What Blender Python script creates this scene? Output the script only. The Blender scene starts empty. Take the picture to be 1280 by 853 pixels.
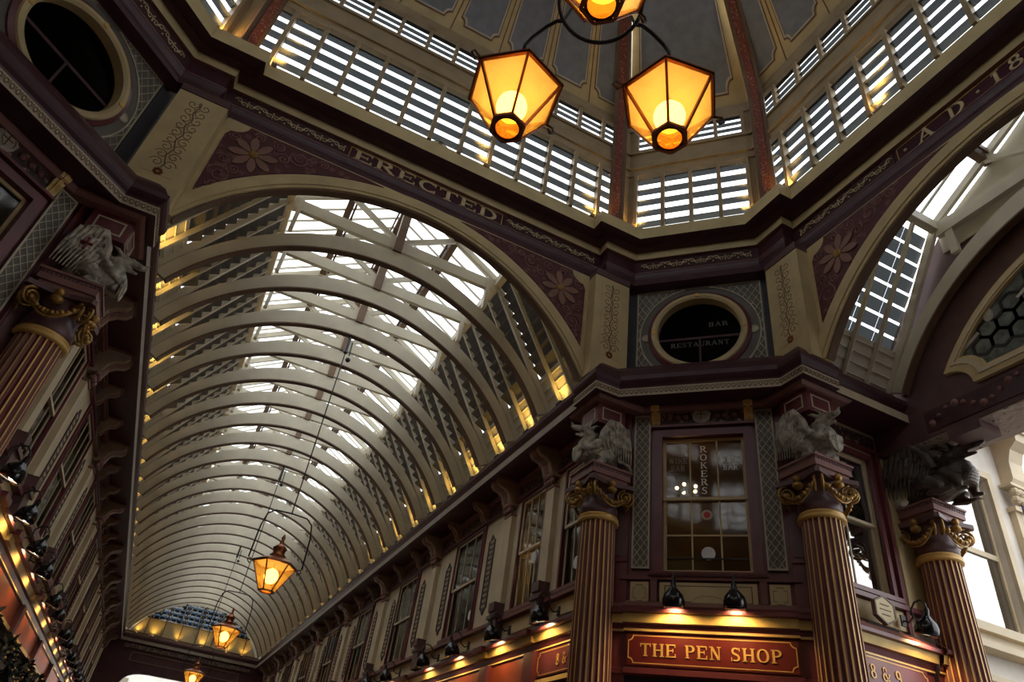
import bpy, math, random
from mathutils import Vector, Matrix
random.seed(7)
PI = math.pi
col = bpy.context.scene.collection
sc = bpy.context.scene

# ------------------------------------------------------------------ camera, sky, exposure
cam_d = bpy.data.cameras.new('camera')
cam = bpy.data.objects.new('camera', cam_d)
col.objects.link(cam)
cam_d.sensor_width = 36.0
cam_d.lens = 868.2 / 1280 * 36
cam_d.clip_end = 400
_R = Vector((0.89038952, -0.43682926, 0.12801058))
_U = Vector((-0.35298679, -0.48503078, 0.80009091))
_F = Vector((0.28741405, 0.7575786, 0.58606128))
_m = Matrix((_R, _U, -_F)).transposed().to_4x4()
_m.translation = Vector((-1.55, -3.237, 1.6))
cam.matrix_world = _m
sc.camera = cam

SKY = 2.0            # overcast sky
UPLIGHT_W = 24.0      # gold uplights along the vault
SCONCE_W = 24.0      # shop front lamps
GLOBE = 7.0          # lantern globes
world = bpy.data.worlds.new('overcast_sky')
sc.world = world
world.use_nodes = True
_n = world.node_tree.nodes
_bg = _n['Background']
_tc = _n.new('ShaderNodeTexCoord')
_ns = _n.new('ShaderNodeTexNoise'); _ns.inputs['Scale'].default_value = 2.2
_cr = _n.new('ShaderNodeValToRGB')
_cr.color_ramp.elements[0].position = 0.3; _cr.color_ramp.elements[0].color = (0.80, 0.86, 0.93, 1)
_cr.color_ramp.elements[1].position = 0.7; _cr.color_ramp.elements[1].color = (1.0, 0.99, 0.97, 1)
world.node_tree.links.new(_tc.outputs['Generated'], _ns.inputs['Vector'])
world.node_tree.links.new(_ns.outputs['Fac'], _cr.inputs['Fac'])
world.node_tree.links.new(_cr.outputs['Color'], _bg.inputs['Color'])
_bg.inputs['Strength'].default_value = SKY
vs = sc.view_settings
vs.view_transform = 'Standard'
vs.look = 'None'
vs.gamma = 1
vs.use_curve_mapping = False
vs.exposure = 0.62
sc.cycles.use_denoising = True
sc.cycles.max_bounces = 7
sc.cycles.transparent_max_bounces = 24
sc.cycles.sample_clamp_indirect = 4.0

# ------------------------------------------------------------------ materials
def nodes(m):
    m.use_nodes = True
    return m.node_tree.nodes, m.node_tree.links, m.node_tree.nodes['Principled BSDF']

def mat(name, c, rough=0.55, metal=0.0, var=0.18, scale=3.0, bump=0.0, spec=0.5):
    m = bpy.data.materials.new(name)
    N, L, B = nodes(m)
    B.inputs['Roughness'].default_value = rough
    B.inputs['Metallic'].default_value = metal
    B.inputs['Specular IOR Level'].default_value = spec
    tc = N.new('ShaderNodeTexCoord'); ns = N.new('ShaderNodeTexNoise')
    ns.inputs['Scale'].default_value = scale; ns.inputs['Detail'].default_value = 5
    L.new(tc.outputs['Object'], ns.inputs['Vector'])
    r = N.new('ShaderNodeValToRGB')
    r.color_ramp.elements[0].position = 0.3; r.color_ramp.elements[1].position = 0.7
    r.color_ramp.elements[0].color = tuple(x * (1 - var) for x in c) + (1,)
    r.color_ramp.elements[1].color = tuple(min(1, x * (1 + var * .5)) for x in c) + (1,)
    L.new(ns.outputs['Fac'], r.inputs['Fac']); L.new(r.outputs['Color'], B.inputs['Base Color'])
    if bump:
        b = N.new('ShaderNodeBump'); b.inputs['Strength'].default_value = bump; b.inputs['Distance'].default_value = .02
        n2 = N.new('ShaderNodeTexNoise'); n2.inputs['Scale'].default_value = scale * 9
        L.new(tc.outputs['Object'], n2.inputs['Vector']); L.new(n2.outputs['Fac'], b.inputs['Height']); L.new(b.outputs['Normal'], B.inputs['Normal'])
    return m

def mat_pattern(name, ground, figure, scale=9.0, lo=0.25, hi=0.32, kind='vor', rough=.55):
    """painted / carved running ornament: figure colour over ground colour"""
    m = bpy.data.materials.new(name)
    N, L, B = nodes(m)
    B.inputs['Roughness'].default_value = rough
    tc = N.new('ShaderNodeTexCoord')
    if kind == 'vor':
        t = N.new('ShaderNodeTexVoronoi'); t.inputs['Scale'].default_value = scale; out = t.outputs['Distance']
        ns = N.new('ShaderNodeTexNoise'); ns.inputs['Scale'].default_value = scale * .8
        mx = N.new('ShaderNodeVectorMath'); mx.operation = 'MULTIPLY_ADD'
        mx.inputs[1].default_value = (.12, .12, .12)
        L.new(tc.outputs['Object'], ns.inputs['Vector']); L.new(ns.outputs['Color'], mx.inputs[0]); L.new(tc.outputs['Object'], mx.inputs[2])
        L.new(mx.outputs[0], t.inputs['Vector'])
    elif kind == 'scroll':
        t = N.new('ShaderNodeTexWave'); t.wave_type = 'RINGS'; t.rings_direction = 'SPHERICAL'
        t.inputs['Scale'].default_value = scale; t.inputs['Distortion'].default_value = 9; t.inputs['Detail'].default_value = 1.5
        t.inputs['Detail Scale'].default_value = 1.3
        L.new(tc.outputs['Object'], t.inputs['Vector']); out = t.outputs['Fac']
    r = N.new('ShaderNodeValToRGB')
    r.color_ramp.elements[0].position = lo; r.color_ramp.elements[1].position = hi
    r.color_ramp.elements[0].color = tuple(figure) + (1,); r.color_ramp.elements[1].color = tuple(ground) + (1,)
    L.new(out, r.inputs['Fac']); L.new(r.outputs['Color'], B.inputs['Base Color'])
    b = N.new('ShaderNodeBump'); b.inputs['Strength'].default_value = .5; b.inputs['Distance'].default_value = .02; b.invert = True
    L.new(out, b.inputs['Height']); L.new(b.outputs['Normal'], B.inputs['Normal'])
    return m

def mat_glass(name, tint=(.9, .93, .95), refl=.12, rough=.03, edge=.85, wob=.15):
    m = bpy.data.materials.new(name)
    N, L, B = nodes(m); N.remove(B)
    o = N['Material Output']; t = N.new('ShaderNodeBsdfTransparent'); g = N.new('ShaderNodeBsdfGlossy'); x = N.new('ShaderNodeMixShader')
    t.inputs['Color'].default_value = tint + (1,); g.inputs['Roughness'].default_value = rough
    fr = N.new('ShaderNodeLayerWeight'); fr.inputs['Blend'].default_value = .5
    pw = N.new('ShaderNodeMath'); pw.operation = 'POWER'; pw.inputs[1].default_value = 4.0
    ad = N.new('ShaderNodeMath'); ad.operation = 'MULTIPLY_ADD'; ad.inputs[1].default_value = edge; ad.inputs[2].default_value = refl
    L.new(fr.outputs['Facing'], pw.inputs[0]); L.new(pw.outputs[0], ad.inputs[0]); L.new(ad.outputs[0], x.inputs['Fac'])
    ns = N.new('ShaderNodeTexNoise'); ns.inputs['Scale'].default_value = 2.5
    bp = N.new('ShaderNodeBump'); bp.inputs['Strength'].default_value = wob; bp.inputs['Distance'].default_value = .05
    L.new(ns.outputs['Fac'], bp.inputs['Height']); L.new(bp.outputs['Normal'], g.inputs['Normal'])
    L.new(t.outputs[0], x.inputs[1]); L.new(g.outputs[0], x.inputs[2]); L.new(x.outputs[0], o.inputs['Surface'])
    return m

def mat_emit(name, c, s):
    m = bpy.data.materials.new(name)
    N, L, B = nodes(m)
    B.inputs['Base Color'].default_value = tuple(c) + (1,)
    B.inputs['Emission Color'].default_value = tuple(c) + (1,); B.inputs['Emission Strength'].default_value = s
    return m

def mat_amber(name):
    m = bpy.data.materials.new(name)
    N, L, B = nodes(m); N.remove(B); o = N['Material Output']
    tl = N.new('ShaderNodeBsdfTranslucent'); tp = N.new('ShaderNodeBsdfTransparent'); gl = N.new('ShaderNodeBsdfGlossy')
    ns = N.new('ShaderNodeTexNoise'); ns.inputs['Scale'].default_value = 5
    r = N.new('ShaderNodeValToRGB'); r.color_ramp.elements[0].color = (.90, .44, .07, 1); r.color_ramp.elements[1].color = (.98, .55, .13, 1)
    L.new(ns.outputs['Fac'], r.inputs['Fac']); L.new(r.outputs['Color'], tl.inputs['Color'])
    tp.inputs['Color'].default_value = (1, .66, .20, 1); gl.inputs['Roughness'].default_value = .08
    a = N.new('ShaderNodeMixShader'); a.inputs['Fac'].default_value = .74
    b = N.new('ShaderNodeMixShader'); b.inputs['Fac'].default_value = .06
    L.new(tl.outputs[0], a.inputs[1]); L.new(tp.outputs[0], a.inputs[2]); L.new(a.outputs[0], b.inputs[1]); L.new(gl.outputs[0], b.inputs[2])
    L.new(b.outputs[0], o.inputs['Surface'])
    return m

CREAM = mat('cream_paint', (.60, .47, .24), .5, scale=2)
CREAMN = mat('vault_cream_paint', (.62, .57, .45), .5, scale=1.2)
STONE = mat('pale_stone_paint', (.60, .50, .33), .55, scale=1.5)
PALE = mat('pale_street_stone', (.72, .68, .60), .7, scale=1.5)
SHAFT = mat('column_red_paint', (.18, .050, .042), .4)
MAROON = mat('maroon_gloss_paint', (.15, .034, .040), .32, var=.25)
MAROOND = mat('dark_maroon_paint', (.070, .022, .030), .38, var=.3)
PLUM = mat('plum_brown_paint', (.125, .062, .062), .45, var=.25)
PINK = mat('faded_rose_paint', (.25, .115, .095), .5)
RED = mat('signboard_red', (.13, .016, .014), .3)
GOLD = mat('gold_leaf', (.42, .24, .06), .38, .5, var=.5, scale=12)
CORB = mat('corbel_brown_paint', (.38, .28, .19), .5)
LETF = mat('faded_gilt_lettering', (.66, .52, .30), .5)
MULL = mat('louvre_post_paint', (.34, .25, .14), .5)
GOLDP = mat('gold_paint', (.72, .45, .13), .4, .1)
YELL = mat('ochre_paint', (.75, .55, .18), .4)
BROWN = mat('brown_timber_paint', (.16, .095, .055), .5)
BLACK = mat('black_enamel', (.008, .007, .008), .18)
IRON = mat('black_iron', (.02, .016, .015), .4)
SILVER = mat('weathered_silver_cast', (.40, .36, .28), .42, .15, var=.65, scale=9, bump=.35)
BRONZE = mat('dark_bronze_cast', (.10, .08, .065), .33, .4, var=.5, scale=9, bump=.4)
COPPER = mat('copper_lantern', (.35, .12, .05), .3, .8)
BLUEG = mat('slate_blue_panel_paint', (.20, .22, .26), .6, scale=4)
GREYL = mat('grey_lattice_ground', (.14, .125, .105), .6)
LATT = mat('cream_lattice_paint', (.50, .45, .32), .5)
WHITEL = mat('white_line_paint', (.5, .45, .38), .5)
SLATG = mat_glass('louvre_slat_glass', (.20, .23, .26), .10, .12)
DSLAT = mat('grey_louvre_slat', (.12, .115, .11), .3)
DOMSL = mat_glass('dome_slat_glass', (.15, .155, .155), .08, .35)
RIBRED = mat_pattern('red_rib_with_ornament', (.17, .035, .022), (.36, .22, .10), 16, .22, .34)
EGG = mat('egg_and_dart_band', (.50, .41, .27), .5)
EGGS = mat('plain_cornice_band', (.30, .25, .20), .5)
FRZ = mat('floral_frieze_ground', (.055, .018, .018), .5)
FRZD = mat_pattern('dark_floral_relief', (.06, .035, .035), (.30, .22, .15), 10, .28, .40)
SPAN = mat_pattern('spandrel_relief', (.085, .018, .022), (.16, .060, .050), 5.5, .25, .42)
INK = mat('ink_brown_paint', (.04, .032, .035), .5)
SCRP = mat_pattern('painted_scrollwork', (.56, .46, .25), (.25, .17, .09), 17, .20, .28)
DECO = mat_pattern('dark_scroll_panel', (.50, .42, .27), (.035, .03, .045), 12, .40, .48)
FLOOR = mat('street_paving', (.13, .11, .10), .5)
ROOM = mat('room_wall_ochre', (.30, .20, .12), .8)
DARKROOM = mat('dark_interior', (.03, .025, .022), .8)
SKYGL = mat_glass('skylight_glass', (.93, .96, .98), .03)
FROSTG = mat_glass('frosted_lunette_glass', (.16, .20, .24), .10, .2)
WINGL = mat_glass('window_glass', (.6, .58, .52), .045, .05, .25, .05)
BRGL = mat_glass('street_window_glass', (.4, .42, .42), .50, .03, .4, .05)
OCGL = mat_glass('oculus_glass', (.35, .33, .33), .015, .1, .12)
LEADGL = mat('leaded_glass', (.13, .15, .14), .2, var=.5, scale=6)
AMBER = mat_amber('amber_lantern_glass')
GLOBEM = mat_emit('lantern_globe_light', (1, .72, .33), GLOBE)
TUBEM = mat_emit('lamp_tube_light', (1, .78, .50), 20)
BULBM = mat_emit('uplight_lens', (1, .75, .30), 4)
STUDM = mat_emit('ceiling_light_bulbs', (1, .62, .25), 22)
WHITEP = mat('white_vinyl', (.75, .75, .75), .5)
LETW = mat('cream_window_lettering', (.95, .93, .80), .5)
BLUEC = mat('blue_cable', (.02, .02, .12), .5)
FASC = mat('fascia_red_brown', (.27, .055, .022), .35)
GREEN = mat('dark_garland_green', (.012, .016, .010), .6)

# ------------------------------------------------------------------ helpers
class Fr:
    """local frame on a wall: s along it, o out of it, z up"""
    def __init__(s, org, u, n):
        s.o = Vector(org); s.u = Vector(u); s.n = Vector(n)
    def __call__(s, a, o, z):
        return s.o + s.u * a + s.n * o + Vector((0, 0, z))
WORLD = Fr((0, 0, 0), (1, 0, 0), (0, 1, 0))

class MB:
    def __init__(s): s.v = []; s.f = []; s.m = []
    def add(s, vs, fs, m=0):
        b = len(s.v); s.v += [tuple(v) for v in vs]
        s.f += [tuple(i + b for i in f) for f in fs]; s.m += [m] * len(fs)
        return s
    def box(s, a0, a1, o0, o1, z0, z1, F=WORLD, m=0):
        p = [F(a, o, z) for z in (z0, z1) for o in (o0, o1) for a in (a0, a1)]
        return s.add(p, [(0, 1, 3, 2), (4, 6, 7, 5), (0, 4, 5, 1), (2, 3, 7, 6), (0, 2, 6, 4), (1, 5, 7, 3)], m)
    def bar(s, p, q, w, h, up=(0, 0, 1), m=0):
        p = Vector(p); q = Vector(q); d = (q - p).normalized(); up = Vector(up)
        x = d.cross(up)
        if x.length < 1e-4: x = d.cross(Vector((1, 0, 0)))
        x.normalize(); y = x.cross(d)
        c = [e + x * w / 2 * i + y * h / 2 * j for e in (p, q) for j in (-1, 1) for i in (-1, 1)]
        return s.add(c, [(0, 1, 3, 2), (4, 6, 7, 5), (0, 4, 5, 1), (2, 3, 7, 6), (0, 2, 6, 4), (1, 5, 7, 3)], m)
    def prism(s, pts, vec, m=0):
        """closed polygon (3-D points) pushed along vec"""
        n = len(pts); vec = Vector(vec); a = [Vector(p) for p in pts]; b = [p + vec for p in a]
        return s.add(a + b, [tuple(range(n))[::-1], tuple(range(n, 2 * n))] + [(i, (i + 1) % n, n + (i + 1) % n, n + i) for i in range(n)], m)
    def ring(s, outer, inner, vec, m=0, closed=True):
        """band between two matching polylines, pushed along vec"""
        n = len(outer); vec = Vector(vec); o = [Vector(p) for p in outer]; i = [Vector(p) for p in inner]
        V = o + i + [p + vec for p in o] + [p + vec for p in i]; Fs = []
        for k in range(n if closed else n - 1):
            j = (k + 1) % n
            Fs += [(k, j, n + j, n + k), (2 * n + k, 3 * n + k, 3 * n + j, 2 * n + j), (k, 2 * n + k, 2 * n + j, j), (n + k, n + j, 3 * n + j, 3 * n + k)]
        if not closed:
            for k in (0, n - 1): Fs.append((k, n + k, 3 * n + k, 2 * n + k))
        return s.add(V, Fs, m)
    def tube(s, path, r, k=8, m=0, cap=True):
        P = [Vector(p) for p in path]; n = len(P)
        rr = r if isinstance(r, (list, tuple)) else [r] * n
        V = []; Fs = []; prev = None
        for i in range(n):
            d = (P[min(i + 1, n - 1)] - P[max(i - 1, 0)])
            d = d.normalized() if d.length > 1e-9 else Vector((0, 0, 1))
            if prev is None:
                x = d.cross(Vector((0, 0, 1)))
                if x.length < .05: x = d.cross(Vector((1, 0, 0)))
            else: x = prev - d * prev.dot(d)
            x.normalize(); prev = x; y = d.cross(x)
            for j in range(k):
                t = 2 * PI * j / k; V.append(P[i] + (x * math.cos(t) + y * math.sin(t)) * rr[i])
        for i in range(n - 1):
            for j in range(k): Fs.append((i * k + j, i * k + (j + 1) % k, (i + 1) * k + (j + 1) % k, (i + 1) * k + j))
        if cap: Fs += [tuple(range(k))[::-1], tuple(range((n - 1) * k, n * k))]
        return s.add(V, Fs, m)
    def lathe(s, prof, c=(0, 0, 0), k=24, m=0, ax=(0, 0, 1), phase=0., cap=True):
        c = Vector(c); ax = Vector(ax).normalized()
        x = ax.cross(Vector((0, 1, 0)))
        if x.length < .05: x = ax.cross(Vector((1, 0, 0)))
        x.normalize(); y = ax.cross(x); V = []; Fs = []
        for (r, z) in prof:
            for j in range(k):
                t = 2 * PI * j / k + phase; V.append(c + ax * z + (x * math.cos(t) + y * math.sin(t)) * r)
        n = len(prof)
        for i in range(n - 1):
            for j in range(k): Fs.append((i * k + j, i * k + (j + 1) % k, (i + 1) * k + (j + 1) % k, (i + 1) * k + j))
        if cap: Fs += [tuple(range(k))[::-1], tuple(range((n - 1) * k, n * k))]
        return s.add(V, Fs, m)
    def ball(s, c, r, k=10, m=0):
        r = r if isinstance(r, (list, tuple)) else (r, r, r); c = Vector(c); V = []; Fs = []
        h = max(4, k // 2 + 1)
        for i in range(h + 1):
            a = PI * i / h
            for j in range(k):
                b = 2 * PI * j / k
                V.append(c + Vector((r[0] * math.sin(a) * math.cos(b), r[1] * math.sin(a) * math.sin(b), r[2] * math.cos(a))))
        for i in range(h):
            for j in range(k): Fs.append((i * k + j, (i + 1) * k + j, (i + 1) * k + (j + 1) % k, i * k + (j + 1) % k))
        return s.add(V, Fs, m)
    def xform(s, M):
        s.v = [tuple(M @ Vector(v)) for v in s.v]; return s
    def build(s, name, mats, parent=None, smooth=False, at=None):
        me = bpy.data.meshes.new(name)
        if at is not None:
            a = Vector(at); s.v = [tuple(Vector(v) - a) for v in s.v]
        me.from_pydata(s.v, [], s.f)
        mats = mats if isinstance(mats, (list, tuple)) else [mats]
        for x in mats: me.materials.append(x)
        if len(mats) > 1: me.polygons.foreach_set('material_index', s.m)
        if smooth: me.polygons.foreach_set('use_smooth', [True] * len(s.f))
        me.update()
        o = bpy.data.objects.new(name, me)
        if at is not None: o.location = at
        col.objects.link(o)
        if parent is not None: o.parent = parent
        return o

def tag(o, label=None, cat=None, group=None, kind=None):
    if label: o['label'] = label
    if cat: o['category'] = cat
    if group: o['group'] = group
    if kind: o['kind'] = kind
    return o
def struct(o, label=None): return tag(o, label, None, None, 'structure')
def empty(name, loc=(0, 0, 0), rz=0., label=None, cat=None, group=None, kind=None):
    o = bpy.data.objects.new(name, None); o.location = loc; o.rotation_euler = (0, 0, rz)
    o.empty_display_size = .1; col.objects.link(o)
    return tag(o, label, cat, group, kind)
def copy_tree(o, parent=None):
    c = o.copy(); col.objects.link(c); c.parent = parent
    for ch in list(o.children): copy_tree(ch, c)
    return c
ORD = 'first second third fourth fifth sixth seventh eighth ninth tenth eleventh twelfth thirteenth fourteenth fifteenth sixteenth seventeenth eighteenth nineteenth twentieth'.split()
ORD += ['twenty-' + w for w in ORD[:9]]
_wn = [0]
def nextwin():
    _wn[0] += 1; return 'window_%d' % _wn[0]
_tn = [0]
def nexttrim():
    _tn[0] += 1; return 'trim_%d' % _tn[0]

def offset_path(path, off, closed):
    """mitred offset of a plan polyline towards its right-hand side"""
    n = len(path); out = []
    for i in range(n):
        p = Vector(path[i] + (0,)) if len(path[i]) == 2 else Vector(path[i])
        def nrm(a, b):
            d = (Vector(b + (0,)) - Vector(a + (0,))).normalized(); return Vector((d.y, -d.x, 0))
        ns = []
        if closed or i > 0: ns.append(nrm(path[i - 1], path[i]))
        if closed or i < n - 1: ns.append(nrm(path[i], path[(i + 1) % n]))
        if len(ns) == 1: out.append(p + ns[0] * off)
        else:
            b = ns[0] + ns[1]; b.normalize(); out.append(p + b * off / max(.3, b.dot(ns[0])))
    return out
def sweep(mb, path, prof, closed=False, mids=None):
    rows = [[v + Vector((0, 0, z)) for v in offset_path(path, o, closed)] for o, z in prof]
    n = len(path)
    for i in range(len(prof) - 1):
        for k in range(n if closed else n - 1):
            j = (k + 1) % n
            mb.add([rows[i][k], rows[i][j], rows[i + 1][j], rows[i + 1][k]], [(0, 1, 2, 3)], mids[i] if mids else 0)
    return mb
def arc(cx, cz, rx, a0, a1, n, rz=None):
    rz = rx if rz is None else rz
    return [(cx + rx * math.cos(a0 + (a1 - a0) * i / n), cz + rz * math.sin(a0 + (a1 - a0) * i / n)) for i in range(n + 1)]
def fpts(F, pts, o): return [F(a, o, z) for a, z in pts]

# ------------------------------------------------------------------ serif lettering, built stroke by stroke
def _bar(x0, y0, x1, y1, w): 
    d = Vector((x1 - x0, y1 - y0)); L = d.length; d /= L; n = Vector((-d.y, d.x)) * w / 2
    return [(x0 + n.x, y0 + n.y), (x1 + n.x, y1 + n.y), (x1 - n.x, y1 - n.y), (x0 - n.x, y0 - n.y)]
def _arc(cx, cy, rx, ry, a0, a1, w, thin=.5, n=14):
    """bowl with modulated thickness; a in degrees, drawn as quads"""
    out = []
    def pr(a):
        t = math.radians(a); k = w * (thin + (1 - thin) * abs(math.cos(t)))
        return (cx + (rx - k / 2) * math.cos(t), cy + (ry - w * thin / 2) * math.sin(t), k / 2, math.cos(t), math.sin(t))
    for i in range(n):
        A = pr(a0 + (a1 - a0) * i / n); B = pr(a0 + (a1 - a0) * (i + 1) / n)
        out.append([(A[0] + A[2] * A[3], A[1] + A[2] * A[4]), (B[0] + B[2] * B[3], B[1] + B[2] * B[4]), (B[0] - B[2] * B[3], B[1] - B[2] * B[4]), (A[0] - A[2] * A[3], A[1] - A[2] * A[4])])
    return out
W_, T_ = .17, .085
def _sf(x, y, w=.34): return [_bar(x - w / 2, y, x + w / 2, y, .07)]
def _stem(x, y0=0., y1=1., w=W_): return [_bar(x, y0, x, y1, w)] + (_sf(x, .035) if y0 == 0 else []) + (_sf(x, .965) if y1 == 1 else [])
GL = {
 'T': (.86, _stem(.43, 0, 1) + [_bar(.02, .95, .84, .95, .1), _bar(.05, 1, .05, .74, .07), _bar(.81, 1, .81, .74, .07)]),
 'H': (.92, _stem(.18) + _stem(.74) + [_bar(.18, .5, .74, .5, T_)]),
 'E': (.82, _stem(.18) + [_bar(.1, .955, .74, .955, .09), _bar(.1, .045, .76, .045, .09), _bar(.18, .52, .58, .52, T_), _bar(.73, 1, .73, .75, .07), _bar(.75, 0, .75, .27, .07), _bar(.57, .65, .57, .39, .06)]),
 'P': (.78, _stem(.18) + _arc(.38, .73, .36, .27, -90, 90, W_) + [_bar(.18, .958, .4, .958, T_), _bar(.18, .502, .4, .502, T_)]),
 'R': (.88, _stem(.18) + _arc(.38, .74, .34, .26, -90, 90, W_) + [_bar(.18, .958, .4, .958, T_), _bar(.18, .52, .4, .52, T_), _bar(.42, .5, .76, .04, W_)] + _sf(.78, .035, .22)),
 'B': (.80, _stem(.18) + _arc(.38, .76, .32, .24, -90, 90, W_) + _arc(.38, .28, .36, .28, -90, 90, W_) + [_bar(.18, .958, .4, .958, T_), _bar(.18, .54, .4, .54, T_), _bar(.18, .042, .4, .042, T_)]),
 'D': (.90, _stem(.18) + _arc(.36, .5, .48, .5, -90, 90, W_) + [_bar(.18, .958, .38, .958, T_), _bar(.18, .042, .38, .042, T_)]),
 'O': (.92, _arc(.45, .5, .43, .5, 0, 360, W_, n=26)),
 'C': (.84, _arc(.47, .5, .43, .5, 48, 312, W_, n=20) + [_bar(.76, 1, .76, .72, .07), _bar(.76, .02, .76, .28, .07)]),
 'N': (.92, [_bar(.2, 0, .2, 1, T_), _bar(.74, 0, .74, 1, T_), _bar(.22, .96, .72, .04, W_)] + _sf(.2, .035, .28) + _sf(.16, .965, .26) + _sf(.74, .965, .28)),
 'I': (.40, _stem(.2)),
 'L': (.76, _stem(.18) + [_bar(.1, .045, .70, .045, .09), _bar(.70, 0, .70, .28, .07)]),
 'U': (.9, [_bar(.2, .3, .2, 1, W_), _bar(.72, .3, .72, 1, T_)] + _sf(.2, .965) + _sf(.72, .965, .28) + _arc(.45, .32, .31, .32, 180, 360, .13)),
 'K': (.88, _stem(.18) + [_bar(.2, .42, .7, .96, T_), _bar(.38, .58, .74, .04, W_)] + _sf(.7, .965, .26) + _sf(.76, .035, .26)),
 'A': (.92, [_bar(.44, 1, .14, .03, T_), _bar(.46, 1, .78, .03, W_), _bar(.24, .34, .66, .34, T_)] + _sf(.13, .035, .26) + _sf(.78, .035, .28)),
 'W': (1.2, [_bar(.16, .97, .36, .02, W_), _bar(.38, .02, .58, .97, T_), _bar(.58, .97, .80, .02, W_), _bar(.82, .02, 1.02, .97, T_)] + _sf(.15, .965, .3) + _sf(.58, .965, .26) + _sf(1.03, .965, .26)),
 'S': (.74, _arc(.37, .745, .29, .255, 40, 250, .14, .62) + _arc(.36, .26, .31, .26, -130, 75, .14, .62) + [_bar(.20, .60, .56, .42, .15), _bar(.64, 1, .64, .74, .06), _bar(.07, 0, .07, .28, .06)]),
 '8': (.74, _arc(.36, .76, .25, .24, 0, 360, .13, .6, 20) + _arc(.36, .27, .31, .27, 0, 360, .14, .6, 22)),
 '9': (.74, _arc(.36, .7, .3, .3, 0, 360, .14, .6, 22) + _arc(.30, .5, .38, .5, -80, 12, .13, .6, 12) + [_bar(.2, .05, .3, .05, .1)]),
 '1': (.5, _stem(.26) + [_bar(.08, .82, .26, .95, .07)]),
 '&': (.96, _arc(.36, .78, .20, .22, -30, 250, .1, .7) + _arc(.36, .28, .32, .28, 100, 330, .14, .6) + [_bar(.22, .66, .80, .04, .13), _bar(.62, .14, .84, .5, .08)] + _sf(.84, .52, .22)),
 '.': (.3, _arc(.15, .5, .09, .09, 0, 360, .09, 1, 10)),
 ' ': (.45, []),
}
def text_width(t, gap=.1): return sum(GL[c][0] + gap for c in t) - gap
def lettering(mb, F, text, s0, s1, z0, h, out, depth=.012, flip=False):
    """letters from s0 to s1 along frame F, baseline z0, height h"""
    tw = text_width(text); k = (s1 - s0) / tw; x = s0
    for ch in text:
        w, polys = GL[ch]
        for pg in polys:
            P = [F(x + a * k, out, z0 + b * h) for a, b in pg]
            mb.prism(P, F.n * depth)
        x += (w + .1) * k
    return mb

def letter_parts(F, text, s0, s1, z0, h, out, depth, m, parent, lv, skip=0):
    tw = text_width(text); k = (s1 - s0) / tw; x = s0
    for ch in text:
        w = GL[ch][0]
        if GL[ch][1]:
            mb = MB()
            for pg in GL[ch][1]: mb.prism([F(x + a * k, out, z0 + b * h) for a, b in pg], F.n * depth)
            o = mb.build('letter', m, parent, at=lv); o.location = (0, 0, 0)
        x += (w + .1) * k

# ------------------------------------------------------------------ frames of the place
S2 = 2 ** -.5
RN = Fr((5.1, 0, 0), (0, 1, 0), (-1, 0, 0))        # nave, right side wall
LN = Fr((-5.1, 0, 0), (0, 1, 0), (1, 0, 0))        # nave, left side wall
EA = Fr((0, 5.1, 0), (1, 0, 0), (0, -1, 0))        # side arm, north wall
BE = Fr((8.9 * S2, 8.9 * S2, 0), (S2, -S2, 0), (-S2, -S2, 0))     # corner bay, pen shop
BW = Fr((-8.9 * S2, 8.9 * S2, 0), (-S2, -S2, 0), (S2, -S2, 0))    # corner bay, far left
AN = Fr((0, 7.435, 0), (1, 0, 0), (0, -1, 0))      # arch face over the nave
AE = Fr((7.435, 0, 0), (0, 1, 0), (-1, 0, 0))      # arch face over the side arm
L_END = 50.2
ZC = 7.45; RA = 4.65                                # centre and radius of every vault arc

# ================================================================== STRUCTURE
struct(MB().box(-70, 70, -70, 120, -.3, 0).build('floor', FLOOR))

def slab_wall(name, F, s0, s1, holes, ztop=9.45, zbot=0., thick=.35, back=.8, m=STONE, backm=DARKROOM):
    """wall with rectangular openings (s0,s1,z0,z1) and a dark room wall behind"""
    mb = MB(); xs = s0
    for (a, b, c, d) in sorted(holes):
        mb.box(xs, a, -thick, 0, zbot, ztop, F)
        mb.box(a, b, -thick, 0, zbot, c, F); mb.box(a, b, -thick, 0, d, ztop, F); xs = b
    mb.box(xs, s1, -thick, 0, zbot, ztop, F)
    mb.box(s0, s1, -back - .15, -back, zbot, ztop, F, 1)
    mb.box(s0, s1, -back, -thick, 8.78, 8.9, F, 1)
    for e0, e1 in ((s0, s0 + .1), (s1 - .1, s1)): mb.box(e0, e1, -back, -thick, zbot, ztop, F, 1)
    return struct(mb.build(name, [m, backm]))

BAYS = [14.88 + 5.3 * k for k in range(7)]           # centres of the broad window bays
WIN_Z = (5.9, 8.5)
NAVEW = [(8.25, 9.35), (10.35, 11.55)] + [(c - .93, c + .93) for c in BAYS if c + 1 < L_END]
for nm, F in (('wall_nave_right', RN), ('wall_nave_left', LN)):
    slab_wall(nm, F, 7.75, L_END + .5, [(a, b) + WIN_Z for a, b in NAVEW])
slab_wall('wall_side_arm', EA, 7.75, 10.5, [(7.95, 9.25) + WIN_Z])
for nm, F in (('wall_corner_right', BE), ('wall_corner_left', BW)):
    slab_wall(nm, F, -1.72, 1.72, [(-.76, .76, 5.84, 8.5)], thick=.3, back=2.2, m=MAROON, backm=ROOM)
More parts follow.
